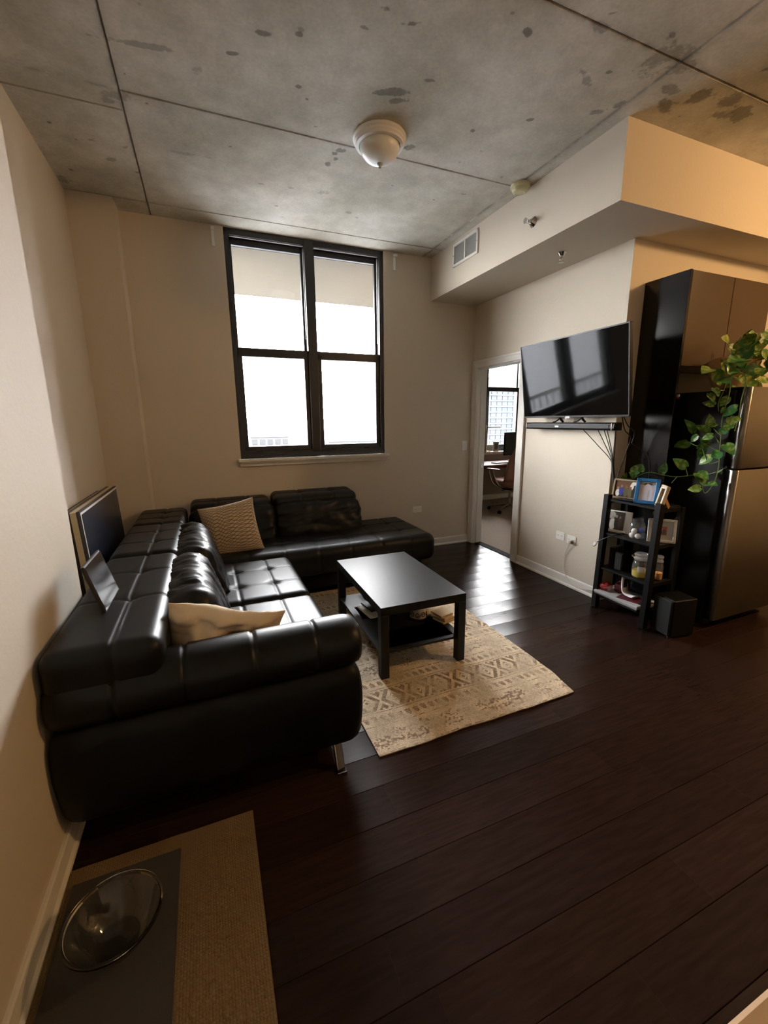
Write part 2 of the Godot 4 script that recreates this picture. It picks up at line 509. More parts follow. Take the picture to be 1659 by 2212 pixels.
# ---------------------------------------------------------------- materials of the place
func make_materials() -> void:
	var fine := noise_tex(noise(FastNoiseLite.TYPE_SIMPLEX_SMOOTH, 0.06, 2, 3), 256, true, 1.2)
	var grit := noise_tex(noise(FastNoiseLite.TYPE_SIMPLEX, 0.12, 4, 3), 512, true, 2.5)
	var skin := noise_tex(noise(FastNoiseLite.TYPE_CELLULAR, 0.07, 6, 2), 512, true, 1.5)
	var grain := noise(FastNoiseLite.TYPE_SIMPLEX_SMOOTH, 0.02, 8, 4)
	var grain_tex := noise_tex(grain, 512, true, 2.0)
	bumpy(mat("wall_paint", c8(212, 202, 185), 0.75), fine, Vector3.ONE * 2.0, 0.25)
	bumpy(mat("trim_white", c8(236, 234, 226), 0.4), fine, Vector3.ONE * 2.0, 0.1)
	mat("ceiling_concrete", Color.WHITE, 0.85)
	mats.ceiling_concrete.albedo_texture = ceiling_texture()
	bumpy(mat("outside_brick", c8(84, 72, 62), 0.9), grit, Vector3.ONE, 0.4)
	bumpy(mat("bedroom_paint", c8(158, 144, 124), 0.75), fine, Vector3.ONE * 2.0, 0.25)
	mat("slab_concrete", c8(120, 113, 100), 0.9)
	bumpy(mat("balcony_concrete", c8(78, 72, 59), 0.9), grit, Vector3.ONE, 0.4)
	for i in 5:
		var c := [c8(42, 27, 22), c8(39, 25, 21), c8(45, 29, 24), c8(37, 24, 20), c8(41, 26, 20)][i] as Color
		var m := mat("plank_%d" % i, Color.WHITE, 0.26, 0.0, 0.22)
		var n := noise(FastNoiseLite.TYPE_SIMPLEX_SMOOTH, 0.02, 50 + i, 4)
		m.albedo_texture = noise_tex(n, 256, false, 1.0, ramp2(c.darkened(0.12), c.lightened(0.03)))
		bumpy(m, grain_tex, Vector3(0.9, 3.0, 9.0), 0.03)
	mat("floor_gap", c8(10, 7, 6), 0.9)
	bumpy(mat("leather", c8(16, 16, 17), 0.41, 0.0, 0.35), skin, Vector3.ONE * 7.0, 0.2)
	bumpy(mat("leather_side", c8(12, 12, 13), 0.5, 0.0, 0.3), skin, Vector3.ONE * 7.0, 0.22)
	bumpy(mat("black_wood", c8(25, 24, 24), 0.42, 0.0, 0.34), grain_tex, Vector3(6.0, 3.0, 0.8), 0.12)
	bumpy(mat("ladder_wood", c8(13, 13, 13), 0.5, 0.0, 0.35), grain_tex, Vector3(5.0, 0.8, 5.0), 0.15)
	mat("panel_gloss", c8(14, 13, 13), 0.16)
	mat("black_plastic", c8(12, 12, 13), 0.45, 0.0, 0.35)
	mat("dark_grey", c8(30, 31, 32), 0.55, 0.0, 0.4)
	mat("matte_black", c8(12, 12, 12), 0.8)
	mat("aluminium_black", c8(36, 35, 36), 0.42, 0.0, 0.5)
	mat("aluminium_pale", c8(196, 196, 192), 0.35, 0.6)
	mat("screen", c8(7, 7, 8), 0.06, 0.0, 0.37)
	mat("tv_rim", c8(48, 50, 52), 0.35, 0.3)
	mat("chrome", c8(214, 214, 216), 0.12, 1.0)
	mat("steel", c8(140, 136, 130), 0.24, 1.0)
	var br := mat("brushed_steel", c8(146, 142, 136), 0.30, 1.0)
	br.anisotropy_enabled = true
	br.anisotropy = -0.92
	mat("white_plastic", c8(238, 236, 228), 0.4)
	mat("white", c8(238, 238, 236), 0.5)
	mat("off_white", c8(214, 205, 182), 0.5)
	mat("yellowed", c8(206, 202, 164), 0.5)
	mat("vent_grey", c8(176, 176, 168), 0.6)
	var g := mat("pane_glass", c8(255, 255, 255, 10), 0.0)
	g.transparency = BaseMaterial3D.TRANSPARENCY_ALPHA
	var j := mat("clear_glass", c8(250, 252, 250, 14), 0.02)
	j.transparency = BaseMaterial3D.TRANSPARENCY_ALPHA
	var d := mat("lamp_glass", c8(240, 243, 238), 0.3)
	d.subsurf_scatter_enabled = true
	d.subsurf_scatter_strength = 0.3
	bumpy(mat("carpet", c8(168, 153, 137), 0.95), grit, Vector3.ONE * 5.0, 1.2)
	var r := mat("rug", Color.WHITE, 0.95)
	r.albedo_texture = rug_texture()
	r.rim_enabled = true
	r.rim = 0.2
	var lg := mat("lid_glass", c8(225, 228, 225, 70), 0.12)
	lg.transparency = BaseMaterial3D.TRANSPARENCY_ALPHA
	var bg := mat("bowl_glass", c8(250, 252, 250, 0), 0.01)
	bg.refraction_enabled = true
	bg.refraction_scale = 0.05
	bg.transparency = BaseMaterial3D.TRANSPARENCY_ALPHA
	mat("rug_back", c8(190, 172, 142), 0.95)
	var wv := weave_texture(8, 0.2)
	var mt := mat("mat_weave", c8(122, 102, 70), 0.95)
	mt.heightmap_enabled = true
	mt.heightmap_texture = wv
	mt.heightmap_scale = 0.25
	mt.uv1_triplanar = true
	mt.uv1_scale = Vector3.ONE * 16.0
	bumpy(mat("feeding_mat", c8(62, 58, 56), 0.85), grit, Vector3.ONE * 5.0, 0.5)
	var pw := printed("pillow_print", pillow_texture(), 0.9)
	pw.rim_enabled = true
	pw.rim = 0.2
	var ln := bumpy(mat("pillow_plain", c8(220, 205, 180), 0.9), fine, Vector3.ONE * 8.0, 0.4)
	ln.rim_enabled = true
	ln.rim = 0.2
	mat("frame_wood", c8(132, 112, 82), 0.5)
	mat("dark_frame", c8(30, 17, 17), 0.4)
	mat("art_edge", c8(206, 192, 160), 0.7)
	mat("navy", c8(30, 36, 52), 0.30)
	mat("blue_frame", c8(34, 112, 168), 0.4)
	mat("tan_card", c8(150, 108, 72), 0.8)
	mat("kraft", c8(200, 156, 106), 0.85)
	mat("wax_yellow", c8(196, 180, 60), 0.6)
	mat("wax_peach", c8(214, 168, 104), 0.6)
	mat("label_white", c8(205, 210, 205), 0.6)
	mat("olive_lid", c8(132, 108, 58), 0.6)
	mat("red", c8(150, 28, 30), 0.45)
	mat("burgundy", c8(92, 20, 34), 0.6)
	mat("ball_white", c8(232, 230, 224), 0.6)
	mat("ball_blue", c8(28, 62, 150), 0.5)
	mat("paper", c8(214, 214, 206), 0.8)
	mat("grey_paper", c8(150, 152, 152), 0.7)
	mat("pale_mount", c8(186, 190, 190), 0.6)
	mat("cord_black", c8(18, 17, 17), 0.5)
	mat("cord_white", c8(206, 200, 184), 0.5)
	mat("chair_leather", c8(122, 84, 64), 0.45)
	mat("chair_metal", c8(150, 140, 126), 0.3, 0.9)
	mat("desk_wood", c8(96, 58, 50), 0.5, 0.0, 0.3)
	mat("brass", c8(190, 160, 96), 0.3, 0.8)
	mat("cupboard", c8(64, 47, 31), 0.3)
	mat("counter", c8(168, 132, 92), 0.5)
	mat("soil", c8(38, 28, 20), 0.95)
	mat("stem_green", c8(96, 116, 52), 0.5)
	for v in 3:
		var lf := mat("leaf_%d" % v, Color.WHITE, 0.38)
		lf.vertex_color_use_as_albedo = true
		lf.backlight_enabled = true
		lf.backlight = Color(0.25, 0.28, 0.1)
	mat("snow_ground", c8(82, 84, 88), 0.95)
	mat("far_wall", c8(27, 29, 32), 0.9)
	mat("far_roof", c8(44, 46, 48), 0.9)
	mat("far_dark", c8(7, 8, 11), 0.9)
	mat("tower_band", c8(38, 40, 43), 0.9)
	mat("tower_pane", c8(26, 31, 36), 0.6, 0.0, 0.3)
	mat("tower_pane_dark", c8(21, 27, 34), 0.6, 0.0, 0.3)
	mat("railing", c8(60, 60, 62), 0.5)

# ---------------------------------------------------------------- the scene
func _ready() -> void:
	rng.seed = 7
	var cam := Camera3D.new()
	cam.name = "camera"
	cam.position = Vector3(-2.8871, 1.4616, 4.265)
	cam.basis = Basis(Vector3.UP, -0.3931) * Basis(Vector3.RIGHT, -0.2121) * Basis(Vector3.BACK, -0.0096)
	cam.fov = rad_to_deg(2.0 * atan(1106.0 / 916.06))
	cam.near = 0.02
	cam.far = 2000.0
	add_child(cam)
	cam.current = true
	var sky := ProceduralSkyMaterial.new()
	sky.sky_top_color = c8(240, 241, 243)
	sky.sky_horizon_color = c8(250, 249, 246)
	sky.ground_horizon_color = c8(150, 150, 152)
	sky.ground_bottom_color = c8(110, 110, 112)
	sky.sun_angle_max = 0.0
	var env := Environment.new()
	env.background_mode = Environment.BG_SKY
	env.sky = Sky.new()
	env.sky.sky_material = sky
	env.background_energy_multiplier = 80.0
	env.tonemap_mode = Environment.TONE_MAPPER_LINEAR
	env.tonemap_exposure = 1.0
	env.sdfgi_enabled = true
	env.ssao_enabled = true
	env.ssil_enabled = true
	var we := WorldEnvironment.new()
	we.name = "world"
	we.environment = env
	add_child(we)
	make_materials()
	shell()
	windows()
	door()
	outside()
	fittings()
	sofa()
	living_things()
	media_wall()
	ladder()
	kitchen()
	plant()
	pet_corner()
	bedroom()

func structure(called: String, label: String, category: String, list: Array, m: Material, b := 0.0) -> MeshInstance3D:
	return single(called, label, category, boxes(list, b), m, Vector3.ZERO, Basis(), "", "structure")

const H := 3.098
const KITCHEN := 3.0

func shell() -> void:
	# floor: rows of planks along x, each a piece of its own
	var fl := structure("floor", "dark espresso hardwood plank floor of the living room", "floor", [[Vector3(-3.86, -0.2, -0.0), Vector3(3.4, -0.012, 6.7)]], mats.floor_gap)
	var w := 0.16
	var shapes := {}
	for row in 41:
		var z0 := 0.025 + row * w
		if row == 0: pass
		var z1 := z0 + w - 0.0006
		var x := -3.66 - rng.randf() * 1.1
		while x < 3.2:
			var len := [0.9, 1.2, 1.5, 1.8][rng.randi() % 4] as float
			if z0 > 4.6: len = 7.0
			var a := maxf(x, -3.66)
			var b := minf(x + len, 3.2)
			x += len
			if z1 < 1.92 and a > 0.115: continue
			if z1 < 1.92: b = minf(b, 0.115 if z0 > 0.06 and z0 < 0.82 else 0.0)
			if b - a < 0.02: continue
			var key := "%.3f" % (b - a)
			if not shapes.has(key): shapes[key] = plank(b - a - 0.001, w - 0.0006)
			part(fl, "plank", shapes[key], mats["plank_%d" % (rng.randi() % 5)], Vector3((a + b) / 2.0, 0.0, (z0 + z1) / 2.0), Basis(Vector3.RIGHT, rng.randf_range(-0.004, 0.004)))
	# ceiling: cast slab read as formwork panels with open joints
	var ce := structure("ceiling", "bare grey cast concrete ceiling with formwork joints and stains", "ceiling", [[Vector3(-3.86, H + 0.012, -0.2), Vector3(3.4, H + 0.3, 6.7)]], mats.slab_concrete)
	var xs := [-3.86, -3.13, -0.66, 1.78, 3.4]
	for i in 4:
		var zs := [-0.2, 0.219, 1.425, 2.595, 3.8, 5.0, 6.7]
		if i == 0: zs[2] = 1.27
		for k in 6:
			part(ce, "concrete_panel", ceiling_panel(xs[i], xs[i + 1], zs[k], zs[k + 1]), mats.ceiling_concrete)
	# walls
	var p: Material = mats.wall_paint
	structure("wall_back", "beige painted window wall at the far end of the living room", "wall", [
		[Vector3(-3.86, -0.2, -0.2), Vector3(-2.585, H, 0)], [Vector3(-1.10, -0.2, -0.2), Vector3(0, H, 0)], [Vector3(-2.585, -0.2, -0.2), Vector3(-1.10, 1.075, 0)]], p)
	structure("column", "beige boxed-in corner column between left wall and window wall", "column", [[Vector3(-3.657, -0.0, 0.0), Vector3(-3.357, H, 0.219)]], p)
	structure("wall_left", "beige painted left wall recess behind the sofa", "wall", [[Vector3(-3.86, -0.2, 0), Vector3(-3.657, H, 2.13)]], p)
	structure("wall_left_near", "beige painted stretch of left wall jutting out nearest the camera", "wall", [[Vector3(-3.86, -0.2, 2.13), Vector3(-3.45, H, 6.7)]], p)
	structure("wall_right", "beige painted wall carrying the television and the bedroom doorway", "wall", [
		[Vector3(0, -0.2, -2.4), Vector3(0.115, 2.9, 0.09)], [Vector3(0, 2.03, 0.09), Vector3(0.115, H, 0.81)], [Vector3(0, -0.2, 0.81), Vector3(0.115, H, 1.91)]], p)
	structure("wall_kitchen", "beige kitchen wall lit orange above the black cabinets", "wall", [[Vector3(0.115, -0.2, 1.79), Vector3(3.4, H, 1.91)]], p)
	structure("soffit", "boxed beige soffit dropping below the ceiling along the right side", "soffit", [
		[Vector3(-0.564, 2.686, 0), Vector3(0, H, 2.25)], [Vector3(0, 2.686, 1.91), Vector3(3.2, H, 2.25)]], p)
	structure("wall_far_right", "beige kitchen side wall beyond the right edge of view", "wall", [[Vector3(3.2, -0.2, 1.91), Vector3(3.4, H, 6.7)]], p)
	structure("wall_behind", "beige wall behind the camera", "wall", [[Vector3(-3.45, -0.2, 6.5), Vector3(3.2, H, 6.7)]], p)
	# baseboards
	baseboard("baseboard_back", "white baseboard along the window wall", Vector3(-3.357, 0, 0), Vector3(-0.012, 0, 0), Vector3(0, 0, 1))
	baseboard("baseboard_right", "white baseboard below the television", Vector3(0, 0, 0.912), Vector3(0, 0, 1.924), Vector3(-1, 0, 0))
	baseboard("baseboard_kitchen", "short white baseboard on the wall end beside the ladder shelf", Vector3(0, 0, 1.91), Vector3(0.148, 0, 1.91), Vector3(0, 0, 1))
	baseboard("baseboard_left", "white baseboard along the near left wall behind the bowl", Vector3(-3.45, 0, 2.13), Vector3(-3.45, 0, 6.5), Vector3(1, 0, 0))

func plank(l: float, w: float) -> ArrayMesh:       # slightly cupped board with eased edges
	var st := SurfaceTool.new()
	st.begin(Mesh.PRIMITIVE_TRIANGLES)
	var sec := [Vector2(-w / 2, -0.012), Vector2(-w / 2, -0.0015)]
	for i in 9:
		var x := (i / 8.0 - 0.5) * (w - 0.003)
		sec.append(Vector2(x, -0.0002 + 0.2 * x * x - 0.2 * w * w / 4.0))
	sec += [Vector2(w / 2, -0.0015), Vector2(w / 2, -0.012)]
	for i in sec.size() - 1:
		st.set_smooth_group(1 if i > 1 and i < 10 else 2 + i)
		var out := Vector3(0, 1, 0)
		if i < 2: out = Vector3(0, 0.5, -1)
		if i > 9: out = Vector3(0, 0.5, 1)
		quad(st, Vector3(-l / 2, sec[i].y, sec[i].x), Vector3(l / 2, sec[i].y, sec[i].x), Vector3(l / 2, sec[i + 1].y, sec[i + 1].x), Vector3(-l / 2, sec[i + 1].y, sec[i + 1].x), out)
	return done(st)

func ceiling_panel(x0: float, x1: float, z0: float, z1: float) -> ArrayMesh:
	var st := SurfaceTool.new()
	st.begin(Mesh.PRIMITIVE_TRIANGLES)
	st.set_smooth_group(-1)
	var g := 0.003
	var lo := [Vector3(x0 + g, H + 0.012, z0 + g), Vector3(x1 - g, H + 0.012, z0 + g), Vector3(x1 - g, H + 0.012, z1 - g), Vector3(x0 + g, H + 0.012, z1 - g)]
	var inn := []
	for q in lo:
		var c := Vector3((x0 + x1) / 2, H, (z0 + z1) / 2)
		inn.append(Vector3(q.x + signf(c.x - q.x) * 0.004, H, q.z + signf(c.z - q.z) * 0.004))
	var put := func(a: Vector3, b: Vector3, c: Vector3, out: Vector3) -> void:
		var order := [a, c, b] if (b - a).cross(c - a).dot(out) > 0.0 else [a, b, c]
		for q in order:
			st.set_uv(Vector2((q.x + 3.8) / 5.2, (q.z + 0.3) / 5.2))
			st.add_vertex(q)
	put.call(inn[0], inn[1], inn[2], Vector3.DOWN)
	put.call(inn[0], inn[2], inn[3], Vector3.DOWN)
	for i in 4:
		var j := (i + 1) % 4
		var out: Vector3 = (lo[i] + lo[j]) / 2.0 - Vector3((x0 + x1) / 2, H, (z0 + z1) / 2)
		put.call(lo[i], lo[j], inn[j], out)
		put.call(lo[i], inn[j], inn[i], out)
	st.generate_normals()
	st.generate_tangents()
	return st.commit()

func baseboard(called: String, label: String, a: Vector3, b: Vector3, out: Vector3) -> void:
	var sec := [Vector2(0.0, 0.0), Vector2(0.022, 0.0), Vector2(0.022, 0.014), Vector2(0.013, 0.024), Vector2(0.013, 0.082), Vector2(0.009, 0.09), Vector2(0.0, 0.09)]
	var rings := []
	for e in [a, b]:
		var r := PackedVector3Array()
		for s in sec: r.append(e + out * (s.x + 0.0005) + Vector3.UP * s.y)
		rings.append(r)
	single(called, label, "baseboard", loft(rings, true, false), mats.trim_white, Vector3.ZERO, Basis(), "", "structure")

# a black double window: x0..x1, y0..y1 in a wall whose room face is z = zf
func window_unit(called: String, label: String, x0: float, x1: float, y0: float, y1: float, zf: float, rail: float, single_sash := false) -> void:
	var w := thing(called, label, "window", Vector3((x0 + x1) / 2, y0, zf), 0.0, "", "structure")
	var h := y1 - y0
	var hw := (x1 - x0) / 2
	var al: Material = mats.aluminium_black
	part(w, "window_frame", boxes([[Vector3(-hw, 0, -0.16), Vector3(-hw + 0.042, h, -0.012)], [Vector3(hw - 0.042, 0, -0.16), Vector3(hw, h, -0.012)], [Vector3(-hw, h - 0.05, -0.16), Vector3(hw, h, -0.012)], [Vector3(-hw, 0, -0.16), Vector3(hw, 0.07, -0.012)], [Vector3(-hw, 0.012, -0.02), Vector3(hw, 0.045, -0.004)]], 0.003), al)
	if not single_sash: part(w, "mullion", boxes([[Vector3(-0.045, 0, -0.16), Vector3(0.045, h, -0.008)]], 0.004), al)
	for s in [0] if single_sash else [-1, 1]:
		var a: float = -hw + 0.042 if s < 1 else 0.045
		var b: float = -0.045 if s < 0 else hw - 0.042
		var ra := rail - y0
		var up := part(w, "upper_sash", boxes([[Vector3(a, ra - 0.035, -0.13), Vector3(b, ra + 0.03, -0.09)], [Vector3(a, h - 0.10, -0.13), Vector3(b, h - 0.05, -0.09)], [Vector3(a, ra, -0.13), Vector3(a + 0.022, h - 0.05, -0.09)], [Vector3(b - 0.022, ra, -0.13), Vector3(b, h - 0.05, -0.09)]], 0.003), al)
		part(up, "pane", boxes([[Vector3(a + 0.01, ra, -0.112), Vector3(b - 0.01, h - 0.06, -0.108)]], 0.0), mats.pane_glass)
		var lo := part(w, "lower_sash", boxes([[Vector3(a, 0.07, -0.075), Vector3(b, 0.115, -0.03)], [Vector3(a, ra - 0.045, -0.075), Vector3(b, ra + 0.03, -0.03)], [Vector3(a, 0.07, -0.075), Vector3(a + 0.042, ra, -0.03)], [Vector3(b - 0.042, 0.07, -0.075), Vector3(b, ra, -0.03)]], 0.004), al)
		part(lo, "pane", boxes([[Vector3(a + 0.03, 0.1, -0.055), Vector3(b - 0.03, ra, -0.051)]], 0.0), mats.pane_glass)
		part(w, "head_stop", boxes([[Vector3(a + 0.005, h - 0.056, -0.05), Vector3(b - 0.005, h - 0.05, -0.03)]], 0.001), mats.aluminium_pale, Vector3.ZERO, Basis(), "thin pale metal strip")
		part(w, "sash_track", boxes([[Vector3(b - 0.006, ra + 0.14, -0.07), Vector3(b - 0.001, h - 0.06, -0.055)]], 0.001), mats.aluminium_pale, Vector3.ZERO, Basis(), "thin pale metal track")
		for e in [0.2, 0.75]:
			part(w, "sash_lift", boxes([[Vector3(lerpf(a, b, e) - 0.025, 0.062, -0.03), Vector3(lerpf(a, b, e) + 0.025, 0.074, -0.006)]], 0.002), mats.dark_grey)

func windows() -> void:
	window_unit("window_1", "tall black double window over the sofa with white sill", -2.585, -1.10, 1.115, H, 0.0, 2.10)
	var s := boxes([[Vector3(-2.612, 1.092, -0.012), Vector3(-1.078, 1.115, 0.075)], [Vector3(-2.595, 1.075, 0.0), Vector3(-1.095, 1.092, 0.05)], [Vector3(-2.60, 1.045, 0.0005), Vector3(-1.09, 1.075, 0.026)]], 0.003)
	single("trim_1", "white wooden sill and apron under the tall black window", "sill", s, mats.trim_white, Vector3.ZERO, Basis(), "", "structure")

func door() -> void:
	var d := thing("door_1", "white cased doorway opening into the carpeted bedroom", "doorway", Vector3(0, 0, 0), 0.0, "", "structure")
	var tw: Material = mats.trim_white
	for s in [[0.012, 0.095], [0.81, 0.91]]:
		part(d, "casing", boxes([[Vector3(-0.019, 0, s[0]), Vector3(-0.0005, 2.10, s[1])], [Vector3(-0.025, 0, s[0] + (0.065 if s[0] > 0.5 else 0.0)), Vector3(-0.019, 2.10, s[0] + (0.1 if s[0] > 0.5 else 0.03))]], 0.003), tw)
	part(d, "head_casing", boxes([[Vector3(-0.02, 2.025, 0.0125), Vector3(-0.0006, 2.10, 0.9095)], [Vector3(-0.026, 2.078, 0.0125), Vector3(-0.019, 2.102, 0.9095)]], 0.003), tw)
	for s in [[0.082, 0.1, 0.1, 0.112], [0.8, 0.818, 0.788, 0.8]]:
		part(d, "jamb", boxes([[Vector3(-0.004, 0, s[0]), Vector3(0.12, 2.03, s[1])], [Vector3(0.035, 0, s[2]), Vector3(0.07, 2.02, s[3])]], 0.002), tw)
	part(d, "head_jamb", boxes([[Vector3(-0.004, 2.012, 0.1), Vector3(0.12, 2.03, 0.8)]], 0.002), tw)
	part(d, "strike_plate", boxes([[Vector3(0.078, 0.90, 0.0995), Vector3(0.112, 0.965, 0.102)]], 0.001), mats.chrome, Vector3.ZERO, Basis(), "small metal strike plate")
	part(d, "threshold", boxes([[Vector3(0.03, -0.002, 0.1), Vector3(0.115, 0.004, 0.8)]], 0.002), mats.floor_gap)
	# the bedroom leaf stands open against the wall behind the jamb
	part(d, "door_leaf", boxes([[Vector3(0.16, 0.02, 0.83), Vector3(0.86, 2.02, 0.87)]], 0.003), tw)

func outside() -> void:
	structure("ground", "pale wintry city ground far below the windows", "ground", [[Vector3(-900, -42.5, -1200), Vector3(900, -42, -3)]], mats.snow_ground)
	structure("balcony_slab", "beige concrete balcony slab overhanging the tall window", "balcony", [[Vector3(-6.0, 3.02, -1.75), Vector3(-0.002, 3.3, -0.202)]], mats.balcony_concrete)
	structure("balcony_floor", "concrete balcony floor outside the tall window", "balcony", [[Vector3(-6.0, -0.35, -1.75), Vector3(-0.002, -0.1, -0.202)]], mats.slab_concrete)
	structure("wall_exterior", "dark outside face of the bedroom wall beside the balcony", "wall", [[Vector3(-0.035, -0.35, -2.4), Vector3(-0.001, 3.3, -0.202)]], mats.outside_brick)
	var r := thing("balcony_railing", "dark metal balcony railing of upright bars outside the tall window", "railing", Vector3(-3.0, -0.1, -1.68))
	part(r, "top_rail", boxes([[Vector3(-2.95, 1.16, -0.03), Vector3(2.95, 1.22, 0.03)]], 0.006), mats.railing)
	part(r, "bottom_rail", boxes([[Vector3(-2.95, 0.08, -0.02), Vector3(2.95, 0.12, 0.02)]], 0.006), mats.railing)
	for i in 40:
		var x := -2.9 + i * 0.148
		var thick := 0.03 if i % 8 == 0 else 0.011
		part(r, "baluster", bx(Vector3(thick * 2, 1.16 if i % 8 else 1.18, thick * 2), 0.003), mats.railing, Vector3(x, 0.58 if i % 8 else 0.59, 0))
	# the glass tower seen through the bedroom window
	var t := thing("glass_tower", "pale glass high-rise of stacked floors seen through the bedroom window", "building", Vector3(72, -42, -96))
	part(t, "tower_body", boxes([[Vector3(-13, 0, -12), Vector3(13, 52.0, 5.6)]], 0.0), mats.tower_band)
	part(t, "penthouse", boxes([[Vector3(-8, 52, -8), Vector3(6, 54.5, 2)]], 0.0), mats.tower_band)
	var pane_mesh := bx(Vector3(1.62, 1.06, 0.25), 0.03)
	for f in 14:
		part(t, "floor_band", bx(Vector3(26.3, 0.34, 0.9), 0.03), mats.far_roof, Vector3(0, 51.2 - f * 1.45, 5.7))
		for c in 8:
			var m: Material = mats.tower_pane_dark if (c * 5 + f * 3) % 4 == 0 or c == 4 else mats.tower_pane
			part(t, "pane", pane_mesh, m, Vector3(-6.1 + c * 1.75, 50.5 - f * 1.45, 5.75))
	# roofs seen low in the left panes
	block("brick_block", "low pale block with dark window bays, bottom of the left window pane", Vector3(18.2, -42, -154), Vector3(13, 38.2, 8), 5, 2)
	block("roof_block", "longer pale roof just under the low block's dark window bays", Vector3(16.0, -42, -120), Vector3(20, 34.4, 8), 8, 1)
	block("distant_hall", "wide flat hall low in the right window panes", Vector3(62, -42, -190), Vector3(26, 34.2, 9), 7, 1)

func block(called: String, label: String, at: Vector3, size: Vector3, bays: int, rows: int) -> void:
	var b := thing(called, label, "building", at)
	part(b, "wall", bx(size, 0.05), mats.far_wall, Vector3(0, size.y / 2, 0))
	part(b, "roof", boxes([[Vector3(-size.x / 2 - 0.3, size.y, -size.z / 2 - 0.3), Vector3(size.x / 2 + 0.3, size.y + 0.35, size.z / 2 + 0.3)]], 0.05), mats.far_roof)
	part(b, "roof_hatch", boxes([[Vector3(-size.x * 0.3, size.y + 0.35, -1.5), Vector3(-size.x * 0.12, size.y + 1.3, 1.5)]], 0.05), mats.far_wall)
	var step := size.x / bays
	var wm := bx(Vector3(step * 0.62, 1.7, 0.3), 0.05)
	for r in rows:
		for k in bays:
			part(b, "window", wm, mats.far_dark, Vector3(-size.x / 2 + step * (k + 0.5), size.y - 1.6 - r * 3.0, size.z / 2 + 0.02))

# ---------------------------------------------------------------- fittings on walls and ceiling
func dome_light(called: String, label: String, at: Vector3, glass: Material) -> Node3D:
	var l := thing(called, label, "ceiling light", at)
	part(l, "rim", lathe([Vector2(0.0, 0.0), Vector2(0.152, 0.0), Vector2(0.158, -0.008), Vector2(0.158, -0.018), Vector2(0.150, -0.024), Vector2(0.150, -0.034), Vector2(0.143, -0.04), Vector2(0.141, -0.05), Vector2(0.124, -0.054), Vector2(0.118, -0.044), Vector2(0.0, -0.044)].map(func(v): return Vector2(v.x, v.y)), 48), mats.white)
	var st := SurfaceTool.new()
	st.begin(Mesh.PRIMITIVE_TRIANGLES)
	var rings := []
	for i in 13:
		var a := i / 12.0 * PI / 2.0
		var ring := PackedVector3Array()
		for k in 96:
			var rr := (0.114 * cos(a) + 0.002) * (1.0 + (0.012 if k % 2 else 0.0))
			ring.append(Vector3(rr * cos(TAU * k / 96), -0.050 - 0.088 * sin(a), rr * sin(TAU * k / 96)))
		rings.append(ring)
	loft(rings, true, true, st)
	part(l, "glass_bowl", done(st), glass)
	part(l, "finial", lathe([Vector2(0.0, -0.166), Vector2(0.006, -0.163), Vector2(0.009, -0.157), Vector2(0.005, -0.151), Vector2(0.014, -0.146), Vector2(0.019, -0.140), Vector2(0.016, -0.134), Vector2(0.0, -0.133)], 16), mats.pale_mount)
	return l

func sprinkler(label: String, at: Vector3, axis: Basis) -> void:
	var s := thing("sprinkler", label, "sprinkler", at)
	s.basis = axis
	part(s, "escutcheon", lathe([Vector2(0.0, 0.0), Vector2(0.036, 0.0), Vector2(0.036, 0.003), Vector2(0.026, 0.014), Vector2(0.018, 0.026), Vector2(0.0, 0.026)], 20), mats.chrome)
	part(s, "nozzle", lathe([Vector2(0.0, 0.026), Vector2(0.011, 0.026), Vector2(0.011, 0.04), Vector2(0.007, 0.043), Vector2(0.0, 0.043)], 10), mats.chrome)
	var st := SurfaceTool.new()
	st.begin(Mesh.PRIMITIVE_TRIANGLES)
	for k in [-1, 1]:
		add_tube(st, curve([Vector3(k * 0.008, 0.04, 0), Vector3(k * 0.014, 0.052, 0), Vector3(k * 0.004, 0.068, 0)], 4), 0.0022, 6)
	part(s, "frame_arms", done(st), mats.chrome)
	part(s, "deflector", lathe([Vector2(0.0, 0.068), Vector2(0.019, 0.068), Vector2(0.019, 0.0705), Vector2(0.0, 0.0705)], 12), mats.chrome)

func wall_plate(called: String, label: String, category: String, at: Vector3, yaw: float, size: Vector2, kind: String) -> void:
	var o := thing(called, label, category, at, yaw)
	part(o, "plate", bx(Vector3(size.x, size.y, 0.006), 0.002), mats.white_plastic, Vector3(0, 0, 0.0035))
	if kind == "switch":
		part(o, "rocker", bx(Vector3(size.x * 0.45, size.y * 0.56, 0.005), 0.0015), mats.white, Vector3(0, 0, 0.0075), Basis(Vector3.RIGHT, 0.06))
	else:
		for s in [-1, 1]:
			var c := Vector3(s * size.x * 0.22, 0, 0.0075) if size.x > size.y else Vector3(0, s * size.y * 0.22, 0.0075)
			part(o, "receptacle", bx(Vector3(0.026, 0.03, 0.003), 0.001), mats.white, c)
			for q in [-1, 1]:
				part(o, "slot", bx(Vector3(0.0022, 0.009, 0.001), 0.0), mats.black_plastic, c + Vector3(q * 0.006, 0.003, 0.002))

